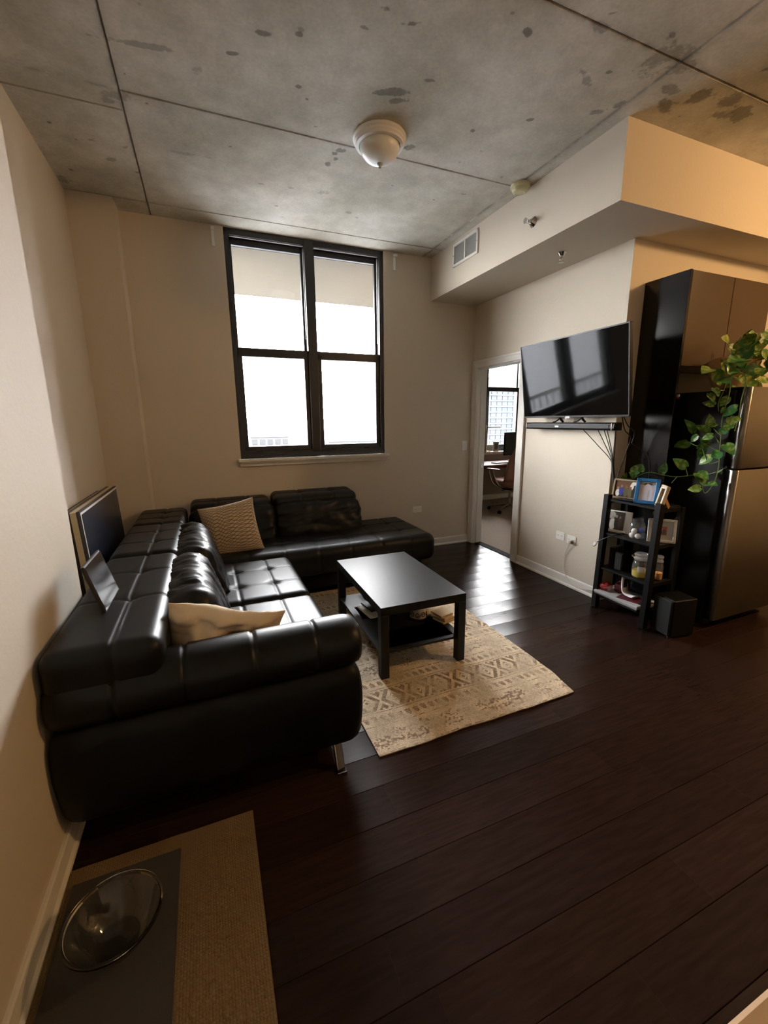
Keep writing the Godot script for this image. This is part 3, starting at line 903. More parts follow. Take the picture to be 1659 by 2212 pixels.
func fittings() -> void:
	dome_light("ceiling_light", "white ribbed-glass dome ceiling light with beaded finial over the room", Vector3(-1.777, H - 0.0005, 1.575), mats.lamp_glass)
	# warm lamp of the kitchen, out of view to the right
	var glow := mat("lamp_glow", c8(255, 240, 214), 0.5)
	glow.emission_enabled = true
	glow.emission = Color(1.0, 0.68, 0.36)
	glow.emission_energy_multiplier = 3.0
	var kl := dome_light("kitchen_light", "lit warm dome ceiling light in the kitchen beyond the right edge", Vector3(1.25, H - 0.0005, 3.9), glow)
	var o := OmniLight3D.new()
	o.name = "kitchen_glow"
	o.position = Vector3(0, -0.22, 0)
	o.light_color = Color(1.0, 0.79, 0.54)
	o.light_energy = KITCHEN
	o.light_size = 0.10
	o.omni_range = 12.0
	o.omni_attenuation = 2.0
	o.shadow_enabled = true
	kl.add_child(o)
	var s := thing("smoke_detector", "yellowed round smoke detector at the edge of the soffit", "smoke detector", Vector3(-0.645, H - 0.0005, 1.46))
	part(s, "base", lathe([Vector2(0.0, 0.0), Vector2(0.068, 0.0), Vector2(0.07, -0.006), Vector2(0.068, -0.02), Vector2(0.06, -0.024), Vector2(0.0, -0.024)], 32), mats.yellowed)
	part(s, "cover", lathe([Vector2(0.056, -0.024), Vector2(0.056, -0.036), Vector2(0.050, -0.046), Vector2(0.036, -0.052), Vector2(0.034, -0.049), Vector2(0.0, -0.049)], 32), mats.yellowed)
	sprinkler("chrome sprinkler head sticking out of the soffit's side face", Vector3(-0.5645, 2.849, 1.52), Basis(Vector3.BACK, PI / 2))
	sprinkler("small sprinkler head hanging from the soffit's underside", Vector3(-0.285, 2.6855, 1.53), Basis(Vector3.BACK, PI))
	var v := thing("air_vent", "white framed two-panel air vent high on the soffit", "vent", Vector3(-0.5645, 2.968, 0.645), -PI / 2)
	part(v, "frame", boxes([[Vector3(-0.2, 0.075, 0), Vector3(0.2, 0.098, 0.012)], [Vector3(-0.2, -0.098, 0), Vector3(0.2, -0.075, 0.012)], [Vector3(-0.2, -0.098, 0), Vector3(-0.178, 0.098, 0.012)], [Vector3(0.178, -0.098, 0), Vector3(0.2, 0.098, 0.012)], [Vector3(-0.009, -0.098, 0), Vector3(0.009, 0.098, 0.012)]], 0.002), mats.white_plastic)
	part(v, "backing", boxes([[Vector3(-0.18, -0.08, 0.0005), Vector3(0.18, 0.08, 0.002)]], 0.0), mats.vent_grey)
	var slat := bx(Vector3(0.166, 0.0012, 0.009), 0.0)
	for c in [-0.094, 0.094]:
		for k in 17:
			part(v, "slat", slat, mats.vent_grey, Vector3(c, -0.072 + k * 0.009, 0.006), Basis(Vector3.RIGHT, 0.7))
	for q in [-1, 1]:
		part(v, "screw", lathe([Vector2(0.0, 0.0), Vector2(0.004, 0.0), Vector2(0.003, 0.002), Vector2(0.0, 0.002)], 8), mats.steel, Vector3(q * 0.189, 0, 0.012), Basis(Vector3.RIGHT, PI / 2))
	wall_plate("light_switch", "white rocker light switch left of the bedroom doorway", "switch", Vector3(-0.093, 1.166, 0.0), 0.0, Vector2(0.07, 0.115), "switch")
	wall_plate("power_outlet", "white outlet plate on the window wall right of the sofa", "outlet", Vector3(-0.706, 0.463, 0.0), 0.0, Vector2(0.115, 0.072), "outlet")
	wall_plate("power_outlet", "white outlet plate below the television, left one without a cord", "outlet", Vector3(0.0, 0.432, 1.461), -PI / 2, Vector2(0.1, 0.075), "outlet")
	wall_plate("power_outlet", "white outlet plate below the television with a white cord plugged in", "outlet", Vector3(0.0, 0.424, 1.59), -PI / 2, Vector2(0.1, 0.075), "outlet")
	for i in 2:
		var x: float = [-2.671, -0.985][i]
		var b := thing("curtain_bracket", ["white curtain-rod bracket at the upper left corner of the tall window", "white curtain-rod bracket right of the tall window's top"][i], "bracket", Vector3(x, 2.93, 0.0005))
		part(b, "upright", bx(Vector3(0.026, 0.15, 0.012), 0.002), mats.white, Vector3(0, 0.075, 0.006))
		part(b, "hook", boxes([[Vector3(-0.013, 0.125, 0.006), Vector3(0.013, 0.137, 0.06)], [Vector3(-0.013, 0.11, 0.052), Vector3(0.013, 0.137, 0.06)]], 0.002), mats.white)

# ---------------------------------------------------------------- the sectional
# grooves along given lines of a local axis, with buttons where they cross
func tufts(ax: int, at_a: Array, bx_: int, at_b: Array, depth: float, dimple: float, face: int, wide := 0.016) -> Callable:
	return func(p: Vector3, n: Vector3) -> float:
		var up := clampf(n[face] * 1.4, 0.0, 1.0)
		var side := 1.0 - up
		var d := 0.0
		for a in at_a:
			d = minf(d, -depth * exp(-pow((p[ax] - a) / wide, 2.0)) * (up + side))
		for b in at_b:
			d = minf(d, -depth * exp(-pow((p[bx_] - b) / wide, 2.0)) * (up + side))
		for a in at_a:
			for b in at_b:
				var q := Vector2(p[ax] - a, p[bx_] - b).length()
				d -= dimple * exp(-pow(q / 0.034, 2.0)) * up
		return d

func creased(sd: int, amount: float, stretch: Vector3) -> Callable:
	var ns := noise(FastNoiseLite.TYPE_SIMPLEX_SMOOTH, 1.0, sd, 3)
	return func(p: Vector3, n: Vector3) -> float:
		var q := p * stretch
		return amount * (1.0 - absf(ns.get_noise_3d(q.x, q.y, q.z)) * 2.2)

func sofa() -> void:
	var s := thing("sectional_sofa", "black tufted leather L-shaped sectional sofa in the corner under the window", "sofa")
	var le: Material = mats.leather
	part(s, "base", boxes([[Vector3(-3.38, 0.05, 0.30), Vector3(-2.43, 0.30, 2.62)], [Vector3(-2.45, 0.05, 0.16), Vector3(-1.08, 0.19, 0.87)]], 0.02), mats.leather_side)
	# seats
	part(s, "chaise_cushion", rbox(Vector3(2.38, 0.25, 0.87), 0.075, Vector3i(190, 6, 60), tufts(0, [-0.75, -0.47, -0.19, 0.09, 0.37, 0.65, 0.93], 2, [-0.14, 0.16], 0.007, 0.013, 1, 0.009)), le, Vector3(-2.18, 0.315, 0.53))
	for i in 2:
		var z: float = [1.425, 2.225][i]
		part(s, "seat_cushion", rbox(Vector3(0.75, 0.25, 0.79 if i == 0 else 0.80), 0.055, Vector3i(76, 5, 76), tufts(0, [-0.04, 0.18], 2, [-0.15, 0.14] if i == 0 else [0.02], 0.006, 0.016, 1, 0.007)), le, Vector3(-2.735, 0.312, z))
	# low back along the left wall, with three tufted head blocks
	part(s, "back_frame", boxes([[Vector3(-3.42, 0.06, 0.27), Vector3(-3.13, 0.55, 2.60)], [Vector3(-3.2, 0.06, 0.06), Vector3(-1.62, 0.55, 0.30)]], 0.02), mats.leather_side)
	var rows := [[0.235, 0.85], [0.865, 1.645], [1.66, 2.765]]
	for i in 3:
		var l: float = rows[i][1] - rows[i][0]
		var cross := [-l * 0.17, l * 0.17] if i < 2 else [-l * 0.22, l * 0.1]
		part(s, "head_block", rbox(Vector3(0.36, 0.19, l), 0.05, Vector3i(40, 5, 90), tufts(0, [0.028], 2, cross, 0.007, 0.012, 1, 0.007)), le, Vector3(-3.262, 0.655 + (0.0 if i else -0.004), (rows[i][0] + rows[i][1]) / 2))
	# back along the window wall
	for i in 2:
		var a: float = [-3.06, -2.355][i]
		var b: float = [-2.375, -1.555][i]
		var top: float = [0.775, 0.80][i]
		part(s, "head_block", rbox(Vector3(b - a, 0.17, 0.31), 0.055, Vector3i(80, 5, 28), tufts(0, [-(b - a) * 0.18, (b - a) * 0.2], 2, [0.0], 0.006, 0.010, 1, 0.008)), le, Vector3((a + b) / 2, top - 0.085, 0.215), Basis(Vector3.RIGHT, 0.06))
		part(s, "back_cushion", rbox(Vector3(b - a + 0.03, 0.36, 0.22), 0.085, Vector3i(40, 18, 8), creased(70 + i, 0.012, Vector3(3.0, 6.0, 4.0))), le, Vector3((a + b) / 2 + 0.01, 0.545, 0.345), Basis(Vector3.RIGHT, -0.20))
	# loose back cushions along the left side
	for i in 2:
		var z: float = [1.29, 2.06][i]
		part(s, "back_cushion", rbox(Vector3(0.25, 0.44, 0.80 if i == 0 else 0.72), 0.10, Vector3i(8, 24, 40), creased(80 + i, 0.014, Vector3(4.0, 3.5, 9.0))), le, Vector3(-3.0, 0.53, z), Basis(Vector3.UP, 0.04) * Basis(Vector3.BACK, 0.30))
	# front arm: a rolled pad over a bulging panel
	var roll := [Vector2(2.57, 0.47), Vector2(2.555, 0.53), Vector2(2.565, 0.59), Vector2(2.60, 0.635), Vector2(2.65, 0.658), Vector2(2.705, 0.657), Vector2(2.755, 0.635), Vector2(2.785, 0.595), Vector2(2.792, 0.55), Vector2(2.78, 0.51), Vector2(2.757, 0.488), Vector2(2.66, 0.475)]
	var side := [Vector2(2.60, 0.10), Vector2(2.58, 0.25), Vector2(2.58, 0.46), Vector2(2.66, 0.485), Vector2(2.735, 0.487), Vector2(2.77, 0.475), Vector2(2.792, 0.44), Vector2(2.80, 0.38), Vector2(2.80, 0.31), Vector2(2.79, 0.22), Vector2(2.77, 0.15), Vector2(2.745, 0.115), Vector2(2.70, 0.10)]
	part(s, "arm_roll", arm_shape(roll, -3.445, -2.362, [-3.246, -3.027, -2.785, -2.55]), le)
	part(s, "arm_panel", arm_shape(side, -3.447, -2.372, []), mats.leather_side)
	for q in [[-2.475, 2.70, 0.5], [-2.47, 1.05, 0.5], [-1.16, 0.78, 0.8], [-1.16, 0.2, 0.8], [-3.3, 0.35, -0.5]]:
		var st := begin()
		add_box(st, Vector3(0.036, 0.14, 0.018), 0.003, Transform3D(Basis(Vector3.RIGHT, -0.45) * Basis(Vector3.UP, 0.25 * signf(q[2])), Vector3(0, 0.062, 0.0)))
		add_box(st, Vector3(0.042, 0.008, 0.045), 0.002, Transform3D(Basis(), Vector3(0, 0.0045, 0.03 + 0.005)))
		part(s, "leg", done(st), mats.chrome, Vector3(q[0], 0.0, q[1] + 0.03), Basis(), "slanted chrome leg")

func arm_shape(prof: Array, x0: float, x1: float, seams: Array) -> ArrayMesh:
	var c := Vector2()
	for q in prof: c += q
	c /= prof.size()
	var fine := []
	for i in prof.size():
		for k in 3:
			fine.append((prof[i] as Vector2).cubic_interpolate(prof[(i + 1) % prof.size()], prof[posmod(i - 1, prof.size())], prof[(i + 2) % prof.size()], k / 3.0))
	var xs := [[x0, 0.62], [x0 + 0.008, 0.82], [x0 + 0.022, 0.93], [x0 + 0.045, 0.985]]
	var n := 170
	for i in n + 1: xs.append([lerpf(x0 + 0.06, x1 - 0.06, float(i) / n), 1.0])
	xs += [[x1 - 0.045, 0.985], [x1 - 0.022, 0.93], [x1 - 0.008, 0.82], [x1, 0.62]]
	var rings := []
	for e in xs:
		var r := PackedVector3Array()
		var dip := 0.0
		for q in seams: dip = maxf(dip, 0.085 * exp(-pow((e[0] - q) / 0.007, 2.0)))
		for p in fine:
			var v: Vector2 = c + (p - c) * (e[1] - dip)
			r.append(Vector3(e[0], v.y, v.x))
		rings.append(r)
	return loft(rings)

# ---------------------------------------------------------------- things about the living room
func living_things() -> void:
	var pb := frame_basis(Vector3(0.39, 0.07, 0.05), Vector3(-0.17, 0.38, -0.17))
	single("throw_pillow", "square beige pillow with brown wavy lattice lines in the sofa corner", "pillow", pillow(0.44, 0.44, 0.15, 26, 0.012, 5), mats.pillow_print, Vector3(-2.755, 0.612, 0.70), pb, "throw pillows on the sofa")
	var p2 := frame_basis(Vector3(0.37, -0.09, 0.02), Vector3(0.07, 0.30, 0.05))
	single("throw_pillow", "plain beige crumpled pillow slumped behind the near sofa arm", "pillow", pillow(0.46, 0.36, 0.15, 40, 0.075, 9), mats.pillow_plain, Vector3(-2.895, 0.545, 2.49), p2, "throw pillows on the sofa")
	# leaning canvases behind the sofa
	for i in 2:
		var f := thing("framed_art", ["large navy canvas in a pale-edged dark frame leaning behind the sofa, in front of another", "dark-edged canvas leaning against the left wall behind the navy one"][i], "picture", Vector3([-3.535, -3.605][i], 0.001, 1.20))
		f.basis = Basis(Vector3.BACK, 0.035)
		var h: float = [1.0, 0.975][i]
		var z0: float = [-0.64, -0.62][i]
		var z1: float = [0.40, 0.41][i]
		part(f, "edge", boxes([[Vector3(-0.018, 0, z0 + 0.003), Vector3(0.018, h - 0.003, z1 - 0.003)]], 0.002), mats.art_edge)
		for x in [-0.0225, 0.0235]:
			part(f, "frame_lip", boxes([[Vector3(x - 0.0095, 0.0, z0), Vector3(x + 0.0075, h, z1)]], 0.002), mats.dark_frame)
		part(f, "picture_border", boxes([[Vector3(0.0312, 0.01, z0 + 0.008), Vector3(0.0325, h - 0.008, z1 - 0.008)]], 0.0), mats.white)
		part(f, "canvas", boxes([[Vector3(0.0326, 0.02, z0 + 0.02), Vector3(0.0338, h - 0.02, z1 - 0.02)]], 0.0), mats.navy)
	# small frame standing on the sofa back
	var fb := frame_basis(Vector3(0.004, 0.0, -0.25), Vector3(-0.05, 0.187, 0.0))
	var sf := thing("framed_photo", "thin black glossy photo frame standing on the sofa's near head block", "photo frame", Vector3(-3.297, 0.7505, 2.335))
	sf.basis = fb
	part(sf, "frame", boxes([[Vector3(-0.122, 0, -0.008), Vector3(0.122, 0.196, 0.004)]], 0.002), mats.dark_frame)
	part(sf, "picture", boxes([[Vector3(-0.119, 0.006, 0.0042), Vector3(0.116, 0.190, 0.006)]], 0.0), mats.panel_gloss)
	part(sf, "easel_back", boxes([[Vector3(-0.09, 0.0, -0.02), Vector3(0.122, 0.15, -0.008)]], 0.001), mats.matte_black)
	# rug
	var bump := noise(FastNoiseLite.TYPE_SIMPLEX_SMOOTH, 2.0, 41, 2)
	var rg := thing("area_rug", "beige flat-woven rug with brown tribal bands under the coffee table", "rug", Vector3(-2.30, 0.0, 0.845))
	part(rg, "rug_cloth", sheet(40, 66, func(u, v): return Vector3(u * 1.185 - (0.035 if v > 0.9 and u > 0.9 else 0.0) * (v - 0.9) * 10.0 * (u - 0.9) * 10.0 + 0.006 * bump.get_noise_2d(v * 2.0, u + 4.0), 0.006 + maxf(0.0, bump.get_noise_2d(u * 0.6, v * 2.2)) * 0.006 + (0.004 * absf(bump.get_noise_2d(u * 2.5, 9.0)) if v > 0.97 else 0.0), v * 1.92 + 0.012 * bump.get_noise_2d(u * 1.2 + 3.0, 7.0 + v)), Vector3(0, 0.005, 0)), mats.rug)
	# coffee table
	var t := thing("coffee_table", "black-brown rectangular coffee table with lower shelf on the rug", "coffee table", Vector3(-1.795, 0.010, 1.805), -0.0149)
	part(t, "tabletop", bx(Vector3(0.55, 0.05, 0.90), 0.0015), mats.black_wood, Vector3(0, 0.415, 0))
	for i in [-1, 1]:
		for k in [-1, 1]:
			part(t, "leg", bx(Vector3(0.05, 0.39, 0.05), 0.0015), mats.black_wood, Vector3(i * 0.25, 0.195, k * 0.425))
	part(t, "shelf", boxes([[Vector3(-0.27, 0.145, -0.40), Vector3(0.27, 0.16, 0.40)], [Vector3(-0.225, 0.145, -0.43), Vector3(0.225, 0.16, 0.43)]], 0.0005), mats.black_wood)
	# on its lower shelf
	var sh := 0.1705
	var c := thing("candle_bowl", "white ceramic bowl with black scrollwork on the table's lower shelf", "bowl", Vector3(-1.672, sh, 1.915))
	part(c, "bowl", lathe([Vector2(0.0, 0.0), Vector2(0.052, 0.0), Vector2(0.056, 0.006), Vector2(0.056, 0.07), Vector2(0.058, 0.078), Vector2(0.055, 0.079), Vector2(0.052, 0.07), Vector2(0.050, 0.05), Vector2(0.0, 0.05)], 32), mats.off_white)
	part(c, "foot_ring", lathe([Vector2(0.052, 0.0), Vector2(0.059, 0.002), Vector2(0.059, 0.008), Vector2(0.0565, 0.01)], 32), mats.matte_black)
	for k in 9:
		var st := SurfaceTool.new()
		st.begin(Mesh.PRIMITIVE_TRIANGLES)
		var a0 := TAU * k / 9.0
		var pts := []
		for e in 22:
			var q := e / 21.0
			var rad := 0.018 * (1.0 - q * 0.75)
			var an := q * TAU * 1.4 + (PI if k % 2 else 0.0)
			var a := a0 + rad * cos(an) / 0.057
			pts.append(Vector3(0.0575 * cos(a), 0.038 + rad * 1.15 * sin(an), 0.0575 * sin(a)))
		add_tube(st, PackedVector3Array(pts), 0.0022, 5)
		part(c, "scroll", done(st), mats.matte_black)
	var tones := [c8(190, 168, 132), c8(176, 152, 116), c8(200, 180, 148), c8(184, 160, 126)]
	for i in 4:
		var m := mat("tile_coaster_%d" % i, tones[i], 0.7)
		bumpy(m, mats.wall_paint.normal_texture, Vector3.ONE * 12.0, 0.4)
		single("coaster", ["bottom beige stone coaster of the stack on the table's lower shelf", "second beige stone coaster from the bottom of the stack on the lower shelf", "third beige stone coaster from the bottom of the stack on the lower shelf", "top mottled stone coaster of the stack on the table's lower shelf"][i], "coaster", bx(Vector3(0.105, 0.012, 0.105), 0.002), m, Vector3(-1.535 + 0.006 * (i % 2) - 0.004 * i, sh + 0.0065 + i * 0.0126, 2.02 - 0.006 * i), Basis(Vector3.UP, 0.22 + 0.14 * (i % 3)), "stone coasters stacked on the lower shelf")
	single("coaster", "beige stone coaster lying partly under the stack's right edge on the lower shelf", "coaster", bx(Vector3(0.105, 0.012, 0.105), 0.002), mats.tile_coaster_2, Vector3(-1.575, sh + 0.0065, 1.885), Basis(Vector3.UP, -0.1), "stone coasters stacked on the lower shelf")
	var bk := thing("folded_paper", "white folded papers lying at the left edge of the table's lower shelf", "papers", Vector3(-1.915, sh, 1.70), 0.12)
	for i in 3:
		part(bk, "sheet", bx(Vector3(0.15 - i * 0.01, 0.004, 0.22), 0.001), mats.paper, Vector3(0.0, 0.0025 + i * 0.0045, i * 0.006), Basis(Vector3.UP, 0.05 * i))
	part(bk, "cover", bx(Vector3(0.10, 0.012, 0.16), 0.002), mats.black_plastic, Vector3(0.012, 0.021, -0.03))

# ---------------------------------------------------------------- television wall
func media_wall() -> void:
	var tvb := frame_basis(Vector3(0, 0, 1), Vector3(-0.09, 0.61, 0))
	var tv := thing("television", "flat black television on the right wall tilted down towards the room", "television", Vector3(-0.195, 1.780, 1.602))
	tv.basis = Basis(-tvb.x, tvb.y, -tvb.z) if tvb.z.x > 0 else tvb
	# local x runs along the wall, y up, z into the room
	var w := 1.066
	var h := 0.618
	part(tv, "casing", boxes([[Vector3(-w / 2, -h / 2, -0.03), Vector3(w / 2, h / 2, -0.002)], [Vector3(-w * 0.3, -h * 0.4, -0.062), Vector3(w * 0.3, h * 0.2, -0.03)]], 0.004), mats.black_plastic)
	part(tv, "bezel", boxes([[Vector3(-w / 2, -h / 2, -0.004), Vector3(-w / 2 + 0.009, h / 2, 0.004)], [Vector3(w / 2 - 0.009, -h / 2, -0.004), Vector3(w / 2, h / 2, 0.004)], [Vector3(-w / 2, h / 2 - 0.009, -0.004), Vector3(w / 2, h / 2, 0.004)], [Vector3(-w / 2, -h / 2, -0.004), Vector3(w / 2, -h / 2 + 0.014, 0.004)]], 0.001), mats.tv_rim)
	part(tv, "screen", boxes([[Vector3(-w / 2 + 0.008, -h / 2 + 0.013, -0.003), Vector3(w / 2 - 0.008, h / 2 - 0.008, 0.0005)]], 0.0), mats.screen)
	part(tv, "logo_bar", boxes([[Vector3(-0.045, -h / 2 - 0.006, -0.002), Vector3(0.005, -h / 2 + 0.002, 0.0045)], [Vector3(-0.04, -h / 2 + 0.004, 0.0035), Vector3(0.0, -h / 2 + 0.010, 0.0046)]], 0.0008), mats.aluminium_pale, Vector3.ZERO, Basis(), "small pale maker's mark plate")
	var mt := thing("wall_mount", "black steel arm mount holding the television off the wall", "mount", Vector3(0, 1.62, 1.56))
	part(mt, "wall_plate", boxes([[Vector3(-0.02, -0.12, -0.16), Vector3(-0.0005, 0.16, 0.16)]], 0.003), mats.black_plastic)
	part(mt, "arm", boxes([[Vector3(-0.105, 0.06, -0.03), Vector3(-0.018, 0.11, 0.03)]], 0.004), mats.black_plastic)
	for z in [-0.115, 0.115]:
		var st := SurfaceTool.new()
		st.begin(Mesh.PRIMITIVE_TRIANGLES)
		add_tube(st, curve([Vector3(-0.10, -0.08, z), Vector3(-0.095, -0.15, z), Vector3(-0.075, -0.185, z + 0.02)], 5), 0.009, 8)
		add_tube(st, curve([Vector3(-0.095, -0.15, z), Vector3(-0.085, -0.175, z - 0.05), Vector3(-0.075, -0.186, z - 0.1)], 5), 0.006, 8)
		part(mt, "bracket", done(st), mats.black_plastic)
	# sound bar
	var sb := thing("soundbar", "long black soundbar mounted just under the television", "soundbar", Vector3(-0.085, 1.403, 1.53))
	var rings := []
	for z in [-0.475, -0.47, -0.44, 0.44, 0.47, 0.475]:
		var k := 0.8 if absf(z) > 0.472 else 1.0
		var r := PackedVector3Array()
		for q in [Vector2(0.04, -0.028), Vector2(0.04, 0.022), Vector2(0.03, 0.03), Vector2(-0.025, 0.030), Vector2(-0.04, 0.02), Vector2(-0.044, -0.012), Vector2(-0.036, -0.028)]:
			r.append(Vector3(q.x * k, q.y * k, z))
		rings.append(r)
	part(sb, "body", loft(rings, true, false), mats.black_plastic)
	part(sb, "grille", boxes([[Vector3(-0.0465, -0.016, -0.43), Vector3(-0.040, 0.014, 0.43)]], 0.002), mats.dark_grey)
	part(sb, "badge", boxes([[Vector3(-0.048, -0.008, -0.10), Vector3(-0.0455, 0.004, -0.06)]], 0.0005), mats.white, Vector3.ZERO, Basis(), "small white badge")
	for e in [-0.452, 0.452]:
		part(sb, "end_ring", boxes([[Vector3(-0.0465, -0.026, e - 0.002), Vector3(-0.038, 0.026, e + 0.002)]], 0.0008), mats.steel, Vector3.ZERO, Basis(), "thin silver end line")
	# cords
	var black: Material = mats.cord_black
	var drops := [[Vector3(-0.05, 1.372, 1.66), Vector3(-0.03, 1.25, 1.80)], [Vector3(-0.05, 1.372, 1.80), Vector3(-0.03, 1.24, 1.875)], [Vector3(-0.05, 1.372, 1.855), Vector3(-0.028, 1.24, 1.90)], [Vector3(-0.055, 1.372, 1.885), Vector3(-0.026, 1.24, 1.912)], [Vector3(-0.06, 1.372, 1.965), Vector3(-0.035, 1.24, 1.95)]]
	var names := ["thin black cord slanting from the soundbar's middle to the cord bundle", "second thin black cord from the left running down from the soundbar", "third thin black cord from the left running down from the soundbar", "fourth thin black cord from the left running down from the soundbar", "black cord dropping from the soundbar's right end to the bundle"]
	for i in 5:
		single("cord", names[i], "cord", tube(curve([drops[i][0], drops[i][1], Vector3(-0.026 + 0.003 * i, 1.14, 1.925 + 0.003 * i), Vector3(-0.030 + 0.003 * i, 1.02, 1.945 + 0.003 * i)], 8), 0.0032 if i < 4 else 0.0042, 6), black, Vector3.ZERO, Basis(), "cords under the soundbar")
	single("cord_sleeve", "black sleeve gathering the cords above the ladder shelf", "cord", tube(curve([Vector3(-0.028, 1.155, 1.935), Vector3(-0.024, 1.06, 1.95), Vector3(-0.015, 0.95, 1.968), Vector3(0.01, 0.85, 1.975)], 6), 0.009, 8, 0.013), black)
	single("cord", "black cord looping from the television's right corner down to the shelf", "cord", tube(curve([Vector3(-0.13, 1.475, 2.06), Vector3(-0.05, 1.38, 2.03), Vector3(0.02, 1.32, 2.03), Vector3(0.03, 1.22, 2.0), Vector3(0.0, 1.08, 1.985), Vector3(-0.02, 1.0, 1.985), Vector3(0.03, 0.92, 1.99)], 8), 0.0042, 6), black, Vector3.ZERO, Basis(), "cords under the soundbar")
	single("cord", "second black cord hanging from the television's right corner towards the cabinet panel", "cord", tube(curve([Vector3(-0.13, 1.48, 2.07), Vector3(-0.06, 1.41, 2.06), Vector3(0.04, 1.36, 2.04), Vector3(0.05, 1.28, 2.02)], 8), 0.0036, 6), black, Vector3.ZERO, Basis(), "cords under the soundbar")
	single("cord", "thin black cord crossing the glossy black cabinet panel", "cord", tube(curve([Vector3(0.05, 1.28, 2.02), Vector3(0.142, 1.20, 2.08), Vector3(0.146, 1.12, 2.11), Vector3(0.146, 1.02, 2.115), Vector3(0.12, 0.90, 2.10)], 8), 0.0028, 6), black)
	var wc := thing("white_cord", "white cord hanging from the outlet and running along the baseboard", "cord")
	part(wc, "plug", bx(Vector3(0.028, 0.03, 0.032), 0.006), mats.cord_white, Vector3(-0.024, 0.412, 1.60))
	part(wc, "cord_line", tube(curve([Vector3(-0.03, 0.40, 1.60), Vector3(-0.018, 0.35, 1.57), Vector3(-0.010, 0.27, 1.535), Vector3(-0.010, 0.17, 1.535), Vector3(-0.012, 0.098, 1.565), Vector3(-0.020, 0.045, 1.64), Vector3(-0.026, 0.035, 1.74), Vector3(-0.022, 0.055, 1.84), Vector3(-0.018, 0.066, 1.90)], 8), 0.0035, 6), mats.cord_white)

# ---------------------------------------------------------------- ladder shelf and what stands on it
func standing_frame(called: String, label: String, at: Vector3, b: Basis, w: float, h: float, lip: float, depth: float, frame_m: Material, pic: Material, mount: Material = null) -> void:
	var f := thing(called, label, "photo frame", at)
	f.basis = b
	part(f, "frame", boxes([[Vector3(-w / 2, 0, -depth), Vector3(-w / 2 + lip, h, depth)], [Vector3(w / 2 - lip, 0, -depth), Vector3(w / 2, h, depth)], [Vector3(-w / 2, 0, -depth), Vector3(w / 2, lip, depth)], [Vector3(-w / 2, h - lip, -depth), Vector3(w / 2, h, depth)]], 0.003), frame_m)
	part(f, "backing", boxes([[Vector3(-w / 2 + 0.003, 0.003, -depth - 0.002), Vector3(w / 2 - 0.003, h - 0.003, -depth + 0.004)]], 0.0), mats.tan_card)
	var k := 0.0
	if mount != null:
		part(f, "mount_board", boxes([[Vector3(-w / 2 + lip, lip, -depth + 0.004), Vector3(w / 2 - lip, h - lip, -depth + 0.006)]], 0.0), mount)
		k = minf(w, h) * 0.22
	var q := QuadMesh.new()
	q.size = Vector2(w - 2 * lip - 2 * k, h - 2 * lip - 2 * k)
	part(f, "photo", q, pic, Vector3(0, h / 2, -depth + 0.0075))

